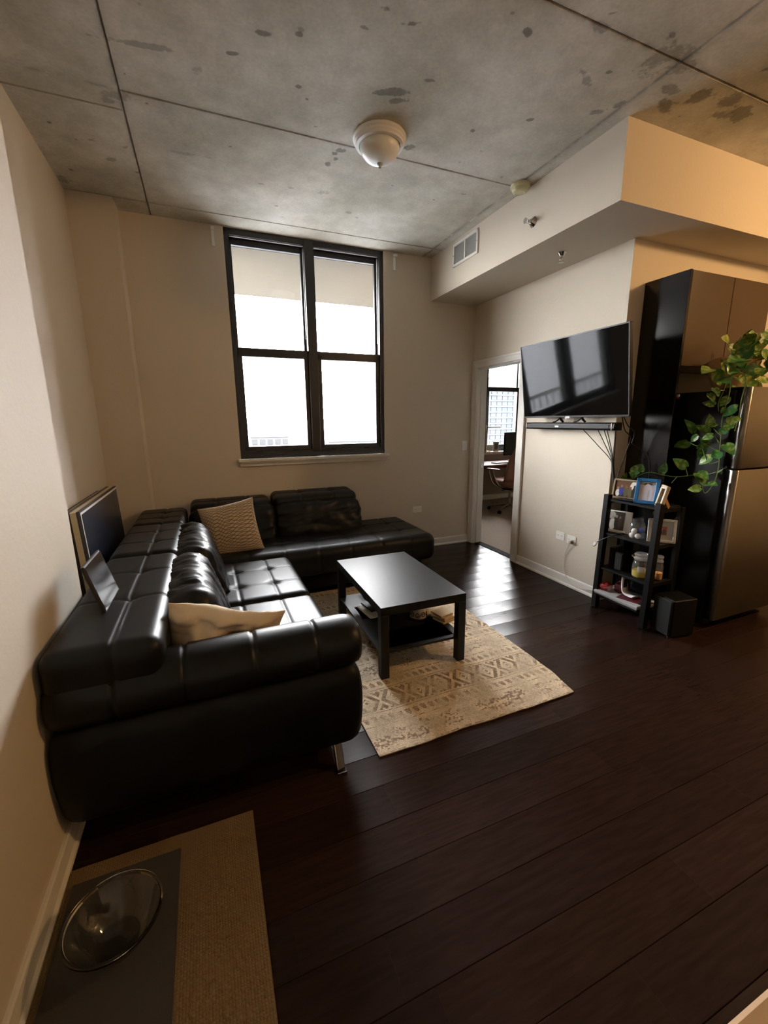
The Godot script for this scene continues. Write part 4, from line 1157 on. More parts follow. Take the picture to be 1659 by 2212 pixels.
func ladder() -> void:
	var l := thing("ladder_shelf", "narrow black wooden ladder shelf against the wall end", "shelf")
	var m: Material = mats.ladder_wood
	for z in [2.0, 2.405]:
		var st := begin()
		var a := Vector3(-0.137, 0.0, z)
		var b := Vector3(-0.112, 0.90, z)
		add_box(st, Vector3(0.045, (b - a).length(), 0.042), 0.003, Transform3D(frame_basis(Vector3(1, 0, 0), b - a).orthonormalized() if false else Basis(Vector3(0, 0, 1), -atan2(b.x - a.x, b.y - a.y)), (a + b) / 2 + Vector3(0, 0.003, 0)))
		part(l, "front_post", done(st), m)
		part(l, "rear_post", bx(Vector3(0.035, 0.86, 0.035), 0.003), m, Vector3(0.112, 0.43, z))
		for y in [0.10, 0.335, 0.61, 0.865]:
			part(l, "side_rail", boxes([[Vector3(-0.13 + y * 0.03, y - 0.03, z - 0.009), Vector3(0.105, y + 0.0, z + 0.009)]], 0.002), m)
	for y in [0.112, 0.335, 0.61, 0.87]:
		part(l, "shelf_board", boxes([[Vector3(-0.148 + y * 0.03, y - 0.016, 1.995), Vector3(0.118, y, 2.395)]], 0.003), m)
	# top shelf
	var top := 0.8705
	var face := func(yaw: float, lean: float) -> Basis: return Basis(Vector3.UP, yaw) * Basis(Vector3.RIGHT, -lean)
	var family := snapshot(96, 64, c8(96, 70, 50), c8(60, 48, 40), [[0.80, 0.40, 0.22, 0.5, c8(220, 214, 204)], [0.12, 0.75, 0.09, 0.22, c8(214, 210, 206)], [0.12, 0.45, 0.045, 0.09, c8(150, 110, 84)], [0.26, 0.62, 0.09, 0.28, c8(52, 62, 150)], [0.26, 0.32, 0.045, 0.09, c8(140, 100, 76)],
		[0.45, 0.66, 0.09, 0.30, c8(86, 84, 60)], [0.45, 0.34, 0.05, 0.09, c8(120, 84, 60)], [0.62, 0.70, 0.09, 0.30, c8(96, 88, 62)], [0.62, 0.38, 0.045, 0.08, c8(134, 96, 70)], [0.78, 0.66, 0.10, 0.34, c8(44, 44, 40)], [0.78, 0.28, 0.05, 0.09, c8(70, 52, 44)], [0.92, 0.68, 0.06, 0.2, c8(200, 196, 190)]])
	standing_frame("framed_photo", "tan wooden frame with a group photo on the ladder's top shelf", Vector3(-0.035, top, 2.085), face.call(-1.42, 0.14), 0.215, 0.150, 0.016, 0.008, mats.frame_wood, printed("family_photo", family))
	var dress := snapshot(64, 96, c8(208, 206, 220), c8(214, 212, 224), [[0.5, 0.05, 0.6, 0.14, c8(150, 150, 146)], [0.35, 0.12, 0.12, 0.07, c8(84, 80, 66)], [0.62, 0.10, 0.16, 0.05, c8(74, 72, 60)], [0.5, 0.62, 0.34, 0.52, c8(232, 230, 240)], [0.6, 0.7, 0.06, 0.3, c8(206, 204, 218)]])
	standing_frame("framed_photo", "bright blue frame with a white photo on the ladder's top shelf", Vector3(-0.065, top, 2.262), face.call(-1.12, 0.26), 0.145, 0.180, 0.024, 0.009, mats.blue_frame, printed("white_photo", dress))
	var mono := snapshot(48, 64, c8(70, 68, 60), c8(40, 40, 36), [[0.5, 0.5, 0.25, 0.4, c8(22, 22, 22)], [0.5, 0.25, 0.12, 0.12, c8(120, 116, 104)]])
	standing_frame("framed_photo", "cream white thick frame turned edge-on at the right end of the top shelf", Vector3(-0.085, top, 2.375), face.call(-2.25, 0.20), 0.110, 0.150, 0.022, 0.011, mats.off_white, printed("mono_photo", mono))
	single("easel_prop", "tan cardboard easel leg behind the cream white frame", "stand", boxes([[Vector3(-0.022, 0, -0.0015), Vector3(0.022, 0.12, 0.0015)]], 0.001), mats.tan_card, Vector3(-0.052, top - 0.006 + 0.006, 2.425), Basis(Vector3.UP, 0.35) * Basis(Vector3.BACK, 0.25) * Basis(Vector3.RIGHT, -0.35))
	var ph := thing("handheld_gadget", "small flat black gadget lying in front of the framed photos", "gadget", Vector3(-0.075, top, 2.13), 0.1)
	part(ph, "shell", rbox(Vector3(0.04, 0.016, 0.14), 0.007, Vector3i(3, 1, 6)), mats.black_plastic, Vector3(0, 0.0085, 0))
	part(ph, "button_pad", lathe([Vector2(0.0, 0.0), Vector2(0.012, 0.0), Vector2(0.011, 0.002), Vector2(0.0, 0.002)], 12), mats.chrome, Vector3(-0.004, 0.017, -0.01))
	# second shelf
	var y2 := 0.6105
	var wed := snapshot(96, 96, c8(58, 52, 46), c8(40, 36, 34), [[0.25, 0.2, 0.25, 0.2, c8(170, 164, 152)], [0.36, 0.7, 0.16, 0.32, c8(196, 190, 180)], [0.36, 0.32, 0.07, 0.09, c8(150, 140, 128)], [0.55, 0.55, 0.10, 0.4, c8(44, 40, 38)], [0.55, 0.26, 0.06, 0.08, c8(160, 146, 130)], [0.75, 0.6, 0.09, 0.36, c8(84, 60, 54)], [0.75, 0.3, 0.05, 0.07, c8(150, 130, 116)], [0.15, 0.6, 0.07, 0.2, c8(120, 114, 104)]])
	var bp := thing("photo_book", "white photo book with a black and white group picture on the second shelf", "photo book", Vector3(-0.05, y2, 2.062))
	bp.basis = face.call(-1.25, 0.16)
	part(bp, "cover", boxes([[Vector3(-0.10, 0.002, -0.014), Vector3(0.082, 0.168, 0.0)]], 0.003), mats.white)
	var wq := QuadMesh.new()
	wq.size = Vector2(0.13, 0.138)
	part(bp, "print", wq, printed("wedding_photo", wed, 0.4), Vector3(-0.03, 0.090, 0.0012))
	part(bp, "ledge", boxes([[Vector3(-0.10, 0.0, 0.0), Vector3(0.062, 0.020, 0.016)]], 0.004), mats.white)
	var jar := thing("ball_jar", "clear glass jar of small balls on the second shelf", "jar", Vector3(-0.06, y2, 2.222))
	part(jar, "glass", lathe([Vector2(0.0, 0.0005), Vector2(0.044, 0.0005), Vector2(0.052, 0.008), Vector2(0.053, 0.09), Vector2(0.046, 0.115), Vector2(0.036, 0.125), Vector2(0.036, 0.145), Vector2(0.034, 0.146)], 28), mats.clear_glass)
	var ball := SphereMesh.new()
	ball.radius = 0.0195
	ball.height = 0.039
	ball.radial_segments = 20
	ball.rings = 12
	var spots := [[Vector3(-0.026, 0.023, -0.014), "white ball at the bottom of the glass jar, towards the photo book"], [Vector3(-0.018, 0.023, 0.026), "white ball at the bottom of the glass jar, towards the grey frame"], [Vector3(-0.026, 0.056, 0.000), "white ball on top of the other two in the glass jar"]]
	for e in spots:
		single("small_ball", e[1], "ball", ball, mats.ball_white, Vector3(-0.06, y2, 2.222) + e[0], Basis(), "balls in the glass jar")
	single("small_ball", "blue ball in the glass jar beside the white ones", "ball", ball, mats.ball_blue, Vector3(-0.06, y2, 2.222) + Vector3(0.006, 0.058, 0.029), Basis(), "balls in the glass jar")
	var pink := snapshot(48, 72, c8(150, 84, 92), c8(120, 70, 80), [[0.4, 0.3, 0.2, 0.25, c8(190, 120, 124)], [0.7, 0.6, 0.2, 0.3, c8(90, 80, 84)], [0.3, 0.8, 0.16, 0.2, c8(180, 150, 150)]])
	standing_frame("framed_photo", "wide pale grey frame with a small pink picture on the second shelf", Vector3(-0.01, y2, 2.372), face.call(-0.85, 0.20), 0.17, 0.165, 0.018, 0.008, mats.pale_mount, printed("pink_photo", pink), mats.pale_mount)
	single("usb_cord", "short black cord with a white plug drooping off the second shelf", "cord", tube(curve([Vector3(-0.09, y2 + 0.02, 2.15), Vector3(-0.135, y2 + 0.012, 2.125), Vector3(-0.175, y2 - 0.03, 2.06), Vector3(-0.19, y2 - 0.07, 2.01)], 8), 0.004, 6), mats.cord_black)
	var up := thing("cord_plug", "white plug at the end of the drooping black cord", "plug", Vector3(-0.194, y2 - 0.086, 1.996))
	part(up, "plug_body", boxes([[Vector3(-0.007, -0.018, -0.011), Vector3(0.007, 0.016, 0.011)]], 0.003), mats.white, Vector3.ZERO, Basis(Vector3.RIGHT, 0.5))
	part(up, "plug_tip", boxes([[Vector3(-0.004, -0.03, -0.007), Vector3(0.004, -0.018, 0.007)]], 0.001), mats.wax_yellow, Vector3.ZERO, Basis(Vector3.RIGHT, 0.5))
	# third shelf
	var y3 := 0.3355
	var bxs := thing("small_speaker", "dark grey pair-box standing at the left of the third shelf", "speaker", Vector3(-0.03, y3, 2.065), 0.15)
	part(bxs, "cabinet", boxes([[Vector3(-0.05, 0, -0.035), Vector3(0.07, 0.16, 0.0)]], 0.004), mats.dark_grey)
	part(bxs, "front_grille", boxes([[Vector3(-0.056, 0.006, -0.031), Vector3(-0.049, 0.154, -0.004)]], 0.003), mats.matte_black)
	var bx2 := thing("small_speaker", "slightly lower black box next to the dark grey one on the third shelf", "speaker", Vector3(-0.04, y3, 2.125), 0.1)
	part(bx2, "cabinet", boxes([[Vector3(-0.05, 0, -0.035), Vector3(0.07, 0.14, 0.03)]], 0.004), mats.black_plastic)
	part(bx2, "front_grille", boxes([[Vector3(-0.056, 0.006, -0.03), Vector3(-0.049, 0.134, 0.025)]], 0.003), mats.matte_black)
	var cj := thing("lidded_candle", "dark candle tumbler with an olive wooden lid on the third shelf", "candle", Vector3(0.02, y3, 2.215))
	part(cj, "tumbler", lathe([Vector2(0.0, 0.0005), Vector2(0.046, 0.0005), Vector2(0.05, 0.006), Vector2(0.052, 0.118), Vector2(0.0, 0.118)], 28), mats.black_plastic)
	part(cj, "lid", lathe([Vector2(0.0, 0.118), Vector2(0.055, 0.118), Vector2(0.056, 0.121), Vector2(0.055, 0.127), Vector2(0.0, 0.128)], 28), mats.olive_lid)
	candle("big glass jar candle with yellow wax left of the ladder's right post", Vector3(-0.06, y3, 2.285), 1.1, mats.wax_yellow, true)
	candle("smaller glass jar candle with peach wax right of the ladder's right post", Vector3(0.0, y3, 2.372), 0.64, mats.wax_peach, false)
	# bottom shelf
	var y4 := 0.1125
	for i in 3:
		single("magazine", ["bottom dark magazine of the stack on the ladder's lowest shelf", "middle grey magazine of the stack on the ladder's lowest shelf", "top pale magazine of the stack on the ladder's lowest shelf"][i], "magazine", bx(Vector3(0.22, 0.013, 0.36), 0.002), [mats.dark_grey, mats.grey_paper, mats.pale_mount][i], Vector3(-0.055 - 0.004 * i, y4 + 0.007 + i * 0.0135, 2.192 - 0.003 * i), Basis(Vector3.UP, 0.03 * (i - 1)), "magazines on the lowest shelf")
	var y5 := y4 + 0.0412
	var rb := thing("wrapped_packet", "crumpled red wrapped treat at the left of the lowest shelf", "packet", Vector3(-0.10, y5, 2.055))
	part(rb, "wrapper", rbox(Vector3(0.07, 0.05, 0.07), 0.022, Vector3i(8, 6, 8), creased(17, 0.008, Vector3(30, 30, 30))), mats.red, Vector3(0, 0.030, 0))
	part(rb, "clear_wrap", rbox(Vector3(0.05, 0.045, 0.035), 0.015, Vector3i(6, 6, 6), creased(18, 0.006, Vector3(40, 40, 40))), mats.clear_glass, Vector3(-0.01, 0.026, 0.052))
	var pk := thing("wrapped_packet", "dark red packet behind the white stand on the lowest shelf", "packet", Vector3(-0.02, y5, 2.13), 0.3)
	part(pk, "pouch", rbox(Vector3(0.09, 0.06, 0.08), 0.015, Vector3i(6, 6, 6), creased(19, 0.008, Vector3(30, 30, 30))), mats.burgundy, Vector3(0, 0.034, 0))
	part(pk, "seal", boxes([[Vector3(-0.04, 0.058, -0.03), Vector3(0.04, 0.070, -0.026)]], 0.001), mats.red)
	var ls := thing("device_stand", "white L-shaped bent stand on the lowest shelf", "stand", Vector3(-0.09, y5 + 0.0105, 2.185))
	var rl := []
	for e in curve([Vector3(0.0, 0.135, -0.012), Vector3(0.0, 0.07, -0.008), Vector3(0.0, 0.02, 0.003), Vector3(0.0, 0.006, 0.035), Vector3(0.0, 0.006, 0.085)], 5):
		rl.append(e)
	var rr := []
	for i in rl.size():
		var d: Vector3 = (rl[mini(i + 1, rl.size() - 1)] - rl[maxi(i - 1, 0)]).normalized()
		var nn := d.cross(Vector3.RIGHT).normalized() * 0.0055
		rr.append(PackedVector3Array([rl[i] + nn, rl[i] + nn + Vector3(0.06, 0, 0), rl[i] - nn + Vector3(0.06, 0, 0), rl[i] - nn]))
	part(ls, "bent_plate", loft(rr), mats.white)
	part(ls, "rubber_pad", boxes([[Vector3(0.01, 0.03, -0.003), Vector3(0.05, 0.12, 0.0)]], 0.001), mats.navy)
	single("leaflet", "burgundy leaflet under the white bent stand", "leaflet", bx(Vector3(0.12, 0.005, 0.15), 0.001), mats.burgundy, Vector3(-0.08, y5 + 0.0029, 2.25), Basis(Vector3.UP, 0.25))
	single("leaflet", "dark leaflet at the right end of the lowest shelf", "leaflet", bx(Vector3(0.12, 0.004, 0.07), 0.001), mats.dark_grey, Vector3(-0.06, y5 + 0.0024, 2.342), Basis(Vector3.UP, -0.1))
	# subwoofer beside it
	var sw := thing("subwoofer", "dark cube subwoofer on the floor beside the ladder shelf", "speaker", Vector3(-0.014, 0.0, 2.523), -0.17)
	part(sw, "cabinet", bx(Vector3(0.19, 0.262, 0.155), 0.006), mats.black_plastic, Vector3(0.01, 0.141, 0.0))
	part(sw, "front_grille", bx(Vector3(0.016, 0.25, 0.145), 0.007), mats.matte_black, Vector3(-0.092, 0.141, 0.0))
	for i in [-1, 1]:
		for k in [-1, 1]:
			part(sw, "foot", lathe([Vector2(0.0, 0.0), Vector2(0.014, 0.0), Vector2(0.012, 0.011), Vector2(0.0, 0.011)], 10), mats.matte_black, Vector3(i * 0.07, 0.0, k * 0.055))

func candle(label: String, at: Vector3, k: float, wax: Material, big: bool) -> void:
	var c := thing("jar_candle", label, "candle", at)
	var hk := 1.12
	part(c, "glass", lathe([Vector2(0.0, 0.001), Vector2(0.046, 0.001), Vector2(0.051, 0.01), Vector2(0.051, 0.085), Vector2(0.044, 0.105), Vector2(0.04, 0.11), Vector2(0.042, 0.118), Vector2(0.040, 0.119)].map(func(v): return v * Vector2(k, hk)), 28), mats.clear_glass)
	part(c, "wax", lathe([Vector2(0.0, 0.006), Vector2(0.043, 0.006), Vector2(0.0470, 0.012), Vector2(0.0470, 0.048), Vector2(0.043, 0.045), Vector2(0.0, 0.043)].map(func(v): return v * Vector2(k, hk)), 24), wax)
	part(c, "wick", tube(PackedVector3Array([Vector3(0, 0.043 * hk, 0), Vector3(0.001, 0.055 * hk, 0.001)]), 0.001, 5), mats.matte_black)
	part(c, "lid", lathe([Vector2(0.0, 0.119), Vector2(0.045, 0.119), Vector2(0.046, 0.126), Vector2(0.038, 0.132), Vector2(0.036, 0.138), Vector2(0.042, 0.146), Vector2(0.044, 0.152), Vector2(0.038, 0.158), Vector2(0.0, 0.159)].map(func(v): return v * Vector2(k, hk)), 24), mats.lid_glass)
	if big:
		var st := begin()
		for i in 8:
			var a := PI * 0.62 + i * 0.12
			var b := a + 0.12
			quad(st, Vector3(cos(a) * 0.0515, 0.045, sin(a) * 0.0515), Vector3(cos(b) * 0.0515, 0.045, sin(b) * 0.0515), Vector3(cos(b) * 0.0515, 0.088, sin(b) * 0.0515), Vector3(cos(a) * 0.0515, 0.088, sin(a) * 0.0515), Vector3(cos(a), 0, sin(a)))
		part(c, "sticker", done(st), mats.label_white)

# ---------------------------------------------------------------- kitchen edge
func with_uv(m: ArrayMesh) -> ArrayMesh:           # u runs round the door, v up it, for the brushing of the steel
	var t := MeshDataTool.new()
	t.create_from_surface(m, 0)
	for i in t.get_vertex_count():
		var v := t.get_vertex(i)
		t.set_vertex_uv(i, Vector2(v.x - v.z, v.y))
	var out := ArrayMesh.new()
	t.commit_to_surface(out)
	return out

func kitchen() -> void:
	var pn := structure("cabinet_panel", "tall glossy black cabinet end panel beside the fridge", "cabinet panel", [[Vector3(0.15, 0.0, 1.9105), Vector3(0.168, 2.415, 2.232)]], mats.panel_gloss, 0.001)
	pn.set_meta("kind", "thing")
	var up := thing("upper_cabinet", "brown-black upper cabinet with flat doors above the fridge", "cabinet", Vector3(0.169, 1.81, 1.9105))
	part(up, "body", boxes([[Vector3(0.0, 0.0, 0.0), Vector3(0.9, 0.605, 0.30)]], 0.001), mats.cupboard)
	part(up, "shade_panel", boxes([[Vector3(0.0, -1.81, 0.0005), Vector3(0.9, -0.001, 0.014)]], 0.001), mats.black_plastic)  # dark sheet added to stand for the deep shade between cabinet and fridge
	for i in 2:
		var dr := part(up, "door", boxes([[Vector3(0.002 + i * 0.45, 0.002, 0.301), Vector3(0.447 + i * 0.45, 0.603, 0.321)]], 0.002), mats.cupboard)
		part(dr, "knob", lathe([Vector2(0.0, 0.0), Vector2(0.006, 0.0), Vector2(0.005, 0.012), Vector2(0.013, 0.016), Vector2(0.014, 0.022), Vector2(0.009, 0.027), Vector2(0.0, 0.028)], 16), mats.chrome, Vector3([0.405, 0.495][i], 0.06, 0.321), Basis(Vector3.RIGHT, PI / 2), "round chrome knob")
	# fridge
	var f := thing("refrigerator", "stainless top-freezer refrigerator with a black case at the right edge", "refrigerator", Vector3(0.28, 0.0, 1.95))
	part(f, "case", boxes([[Vector3(0.0, 0.02, 0.0), Vector3(0.72, 1.635, 0.585)]], 0.006), mats.black_plastic)
	part(f, "hinge_cap", boxes([[Vector3(0.02, 1.636, 0.50), Vector3(0.12, 1.652, 0.63)]], 0.004), mats.dark_grey)
	for d in [[0.065, 1.122, "fridge_door"], [1.134, 1.648, "freezer_door"]]:
		var rings := []
		for y in [d[0], d[0] + 0.004, d[1] - 0.004, d[1]]:
			var inn: float = 0.004 if y == d[0] or y == d[1] else 0.0
			var r := PackedVector3Array([Vector3(0.004, y, 0.592), Vector3(0.72, y, 0.592)])
			for k in 8:
				var a := k / 7.0 * PI / 2.0
				r.append(Vector3(0.72 - 0.025 + (0.025 - inn) * cos(a), y, 0.642 + (0.025 - inn) * sin(a)))
			for k in 10:
				var a := PI / 2.0 + k / 9.0 * PI / 2.0
				r.append(Vector3(0.025 + (0.025 - inn) * cos(a), y, 0.642 + (0.025 - inn) * sin(a)))
			rings.append(r)
		var dr := part(f, d[2], with_uv(loft(rings)), mats.brushed_steel)
		part(dr, "gasket", boxes([[Vector3(0.012, d[0] + 0.01, 0.584), Vector3(0.71, d[1] - 0.01, 0.593)]], 0.002), mats.matte_black)
		var hy: float = d[1] - 0.45 if d[0] < 1.0 else d[0] + 0.06
		part(dr, "handle", tube(curve([Vector3(0.655, hy, 0.66), Vector3(0.655, hy + 0.02, 0.70), Vector3(0.655, hy + 0.36, 0.70), Vector3(0.655, hy + 0.38, 0.66)], 5), 0.011, 8), mats.steel)
	part(f, "kick_grille", boxes([[Vector3(0.01, 0.012, 0.56), Vector3(0.71, 0.06, 0.60)]], 0.004), mats.matte_black)
	for x in [0.06, 0.66]:
		part(f, "foot", lathe([Vector2(0.0, 0.0), Vector2(0.018, 0.0), Vector2(0.016, 0.022), Vector2(0.0, 0.022)], 10), mats.matte_black, Vector3(x, 0, 0.5))
	var cl := thing("magnet_clip", "small white and red clip on the edge of the fridge case", "clip", Vector3(0.279, 1.607, 2.165), -PI / 2)
	part(cl, "clip_top", boxes([[Vector3(-0.022, 0.002, 0), Vector3(0.018, 0.02, 0.016)]], 0.003), mats.white)
	part(cl, "clip_jaw", boxes([[Vector3(-0.022, -0.016, 0), Vector3(0.018, 0.001, 0.014)]], 0.003), mats.red)
	# counter end by the camera
	var ct := thing("kitchen_counter", "tan countertop corner at the lower right corner of the picture", "counter", Vector3(-1.2, 0.0, 4.55))
	part(ct, "worktop", boxes([[Vector3(-1.45, 0.87, -0.43), Vector3(1.6, 0.905, 0.4)]], 0.005), mats.counter)
	part(ct, "cabinet_base", boxes([[Vector3(-0.6, 0.0, -0.38), Vector3(1.55, 0.87, 0.36)]], 0.003), mats.cupboard)

# ---------------------------------------------------------------- trailing plant
func leaf_mesh(kind: int) -> ArrayMesh:            # a heart-shaped leaf one unit long, folded at the midrib
	var r := RandomNumberGenerator.new()
	r.seed = 100 + kind
	var st := SurfaceTool.new()
	st.begin(Mesh.PRIMITIVE_TRIANGLES)
	st.set_smooth_group(0)
	var ns := noise(FastNoiseLite.TYPE_SIMPLEX, 3.0, 60 + kind, 2)
	var n := 9
	var green := [Color(0.035, 0.14, 0.03), Color(0.06, 0.18, 0.035), Color(0.085, 0.20, 0.03)][kind % 3] as Color
	var yellow := Color(0.42, 0.40, 0.06)
	var lots: float = [-0.42, -0.22, 0.06][kind % 3]
	var rows := []
	for i in n + 1:
		var t := float(i) / n
		var hw := 0.40 * pow(sin(PI * pow(t * 0.97 + 0.03, 0.62)), 0.8) * (1.0 - 0.12 * t)
		var row := []
		for k in 5:
			var s := (k - 2) / 2.0
			var back := 0.10 * absf(s) * maxf(0.0, 1.0 - t * 4.0)
			row.append(Vector3(hw * s, t - back, 0.12 * absf(s) * hw * 2.0 - 0.16 * t * t + 0.02 * sin(t * 9.0 + s * 3.0) * absf(s)))
		rows.append(row)
	var put := func(p: Vector3) -> void:
		var k := ns.get_noise_2d(p.x * 2.2, p.y * 0.8) + lots
		st.set_color(green.lerp(yellow, clampf(k * 4.0, 0.0, 0.7)))
		st.add_vertex(p)
	for i in n:
		for k in 4:
			for q in [[i, k], [i + 1, k + 1], [i + 1, k], [i, k], [i, k + 1], [i + 1, k + 1]]:
				put.call(rows[q[0]][q[1]])
	return done(st)

func plant() -> void:
	var p := thing("pothos_plant", "trailing green pothos plant in a kraft wrapped pot on the fridge", "plant", Vector3(0.50, 1.652, 2.36))
	var off := p.position
	part(p, "pot", lathe([Vector2(0.0, 0.0), Vector2(0.075, 0.0), Vector2(0.08, 0.005), Vector2(0.098, 0.14), Vector2(0.094, 0.14), Vector2(0.09, 0.115), Vector2(0.0, 0.115)], 28), mats.dark_frame)
	part(p, "soil", lathe([Vector2(0.09, 0.112), Vector2(0.05, 0.122), Vector2(0.0, 0.124)], 20), mats.soil)
	# crumpled kraft wrapping that stands out at the side
	var kr := []
	var cr := noise(FastNoiseLite.TYPE_SIMPLEX, 2.0, 77, 2)
	for i in 6:
		var ring := PackedVector3Array()
		for k in 24:
			var a := TAU * k / 24.0
			var rr := 0.088 + i * 0.012 + (i * 0.009) * cr.get_noise_2d(cos(a) * 2.0, sin(a) * 2.0) + (0.09 * i / 5.0 * maxf(0.0, cos(a - 3.0)) ** 4)
			ring.append(Vector3(rr * cos(a), 0.002 + i * 0.036 + (0.02 * cr.get_noise_2d(cos(a) * 3.0 + 5.0, sin(a) * 3.0) if i == 5 else 0.0), rr * sin(a)))
		kr.append(ring)
	part(p, "kraft_wrap", loft(kr, false), mats.kraft)
	var shapes := []
	for k in 6: shapes.append(leaf_mesh(k))
	# millimetres: stem end and tip of every leaf
	var d := PackedInt32Array([308, 1937, 2500, 332, 1999, 2500, 259, 1921, 2500, 147, 1957, 2500, 326, 1890, 2500, 289, 1963, 2500, 320, 1829, 2500, 355, 1960, 2500, 415, 1916, 2500, 416, 1998, 2500, 432, 1944, 2500, 525, 2005, 2500, 496, 1892, 2500, 572, 1973, 2500, 562, 1924, 2500, 482, 1940, 2500, 399, 1887, 2500, 414, 1964, 2500, 575, 1882, 2500, 488, 1836, 2500, 502, 1872, 2500, 615, 1834, 2500, 261, 1826, 2500, 151, 1808, 2500, 277, 1813, 2500, 127, 1766, 2500, 230, 1770, 2500, 134, 1740, 2500, 389, 1839, 2500, 297, 1738, 2500, 127, 1766, 2500, -52, 1733, 2500, 164, 1754, 2500, 91, 1731, 2500, 439, 1792, 2500, 376, 1712, 2500, 542, 1824, 2500, 630, 1785, 2500, 616, 1748, 2500, 463, 1707, 2500, 576, 1710, 2500, 670, 1698, 2500, 175, 1713, 2500, 93, 1677, 2500, 100, 1738, 2500, 166, 1658, 2500, 255, 1716, 2500, 225, 1652, 2500, 352, 1711, 2500, 286, 1647, 2500, 479, 1694, 2500, 391, 1613, 2500, 351, 1669, 2500, 283, 1611, 2500, 576, 1667, 2500, 690, 1613, 2500, 532, 1556, 2500, 685, 1519, 2500, 630, 1572, 2500, 697, 1504, 2500, 502, 1527, 2500, 642, 1489, 2500, 210, 1650, 2436, 210, 1597, 2484, 210, 1615, 2427, 210, 1562, 2475, 210, 1541, 2465, 210, 1565, 2399, 210, 1588, 2524, 210, 1526, 2487, 210, 1516, 2598, 210, 1476, 2508, 210, 1525, 2527, 210, 1483, 2513, 210, 1365, 2348, 210, 1460, 2308, 210, 1366, 2441, 210, 1425, 2361, 210, 1403, 2450, 210, 1487, 2452, 210, 1404, 2491, 210, 1425, 2426, 210, 1461, 2568, 210, 1405, 2602, 210, 1460, 2619, 210, 1419, 2587, 210, 1390, 2553, 210, 1353, 2505, 210, 1391, 2585, 210, 1433, 2534, 210, 1302, 2326, 210, 1243, 2236, 210, 1343, 2387, 210, 1295, 2346, 210, 1307, 2450, 210, 1252, 2400, 210, 1321, 2419, 210, 1255, 2457, 210, 1345, 2479, 210, 1321, 2419, 210, 1261, 2421, 210, 1183, 2402, 210, 1290, 2561, 210, 1237, 2639, 210, 1246, 2544, 210, 1190, 2487, 210, 1204, 2482, 210, 1153, 2414, 179, 1126, 2355, 155, 1186, 2301, 210, 1121, 2548, 210, 1149, 2613, 210, 1092, 2415, 210, 1071, 2504, 210, 1077, 2424, 210, 1024, 2497, 210, 1022, 2483, 210, 1036, 2560, 210, 996, 2458, 187, 972, 2390, 115, 1078, 2237, 127, 1155, 2251, 59, 1077, 2123, 65, 1131, 2129, 41, 1032, 2088, 30, 1072, 2059, 35, 1064, 2070, 59, 1134, 2115, 8, 1017, 2017, 22, 1062, 2043])
	var yellowish := [0, 1, 2, 6, 7, 9, 10, 20, 23, 27, 29, 41, 42, 59]
	for i in d.size() / 6:
		var a := Vector3(d[i * 6], d[i * 6 + 1], d[i * 6 + 2]) / 1000.0
		var b := Vector3(d[i * 6 + 3], d[i * 6 + 4], d[i * 6 + 5]) / 1000.0
		a += Vector3(rng.randf_range(-0.02, 0.02), 0, 0) if i > 30 else Vector3(0, 0, rng.randf_range(-0.07, 0.08))
		b += (Vector3(rng.randf_range(-0.045, 0.01), 0, 0) if i > 30 else Vector3(0, 0, rng.randf_range(-0.02, 0.12)))
		var l := (b - a).length()
		var y := (b - a) / l
		l = minf(l, 0.115)
		var face := Vector3(-0.62, 0.35, 0.7) + Vector3(rng.randf_range(-0.5, 0.5), rng.randf_range(-0.3, 0.5), rng.randf_range(-0.5, 0.5))
		var x := y.cross(face).normalized()
		var z := x.cross(y)
		var wide := rng.randf_range(0.85, 1.1)
		var v: int = 2 + 3 * (i % 2) if i in yellowish else [0, 1, 3, 4, 0, 3][rng.randi() % 6]
		part(p, "leaf", shapes[v], mats["leaf_%d" % (i % 3)], a - off, Basis(x * l * wide, y * l, z * l))
	for i in 44:                                   # the crown round the pot
		var c := Vector3(rng.randf_range(0.27, 0.78), rng.randf_range(1.74, 2.0), rng.randf_range(2.36, 2.66))
		var y := Vector3(rng.randf_range(-1.0, 0.7), rng.randf_range(-0.9, 0.7), rng.randf_range(-0.2, 0.9)).normalized()
		var x := y.cross(Vector3(-0.5, 0.6, 0.6) + y.cross(Vector3.UP) * 0.4).normalized()
		var l := rng.randf_range(0.06, 0.105)
		part(p, "leaf", shapes[rng.randi() % 6], mats["leaf_%d" % (i % 3)], c - off, Basis(x * l, y * l, x.cross(y) * l))
	var stems := [[[440, 1780, 2440], [300, 1740, 2530], [215, 1690, 2615], [210, 1577, 2608], [210, 1460, 2606], [208, 1377, 2600]], [[440, 1780, 2420], [300, 1730, 2480], [212, 1608, 2534], [210, 1461, 2516], [212, 1346, 2523], [210, 1245, 2531], [210, 1135, 2540], [210, 1028, 2524], [210, 961, 2484], [206, 1008, 2460]],
		[[210, 1245, 2531], [210, 1278, 2454], [210, 1343, 2387], [210, 1365, 2346]], [[210, 1278, 2454], [210, 1274, 2382], [210, 1302, 2322]], [[210, 1179, 2533], [210, 1166, 2476], [210, 1252, 2425]], [[210, 1110, 2530], [210, 1092, 2487], [208, 1080, 2417], [155, 1056, 2318], [119, 1062, 2248], [84, 1077, 2175], [59, 1060, 2125], [38, 1027, 2082], [7, 1012, 2016]],
		[[184, 1066, 2371], [178, 1126, 2352]], [[155, 1056, 2318], [139, 1010, 2295]], [[210, 1346, 2523], [210, 1389, 2473]], [[210, 1345, 2486], [210, 1299, 2520]], [[440, 1780, 2400], [300, 1760, 2470], [215, 1640, 2500], [210, 1560, 2480], [208, 1500, 2490]]]
	for s in stems:
		var pts := []
		for e in s: pts.append(Vector3(e[0], e[1], e[2]) / 1000.0 - off)
		part(p, "stem", tube(curve(pts, 6), 0.0026, 6), mats.stem_green)
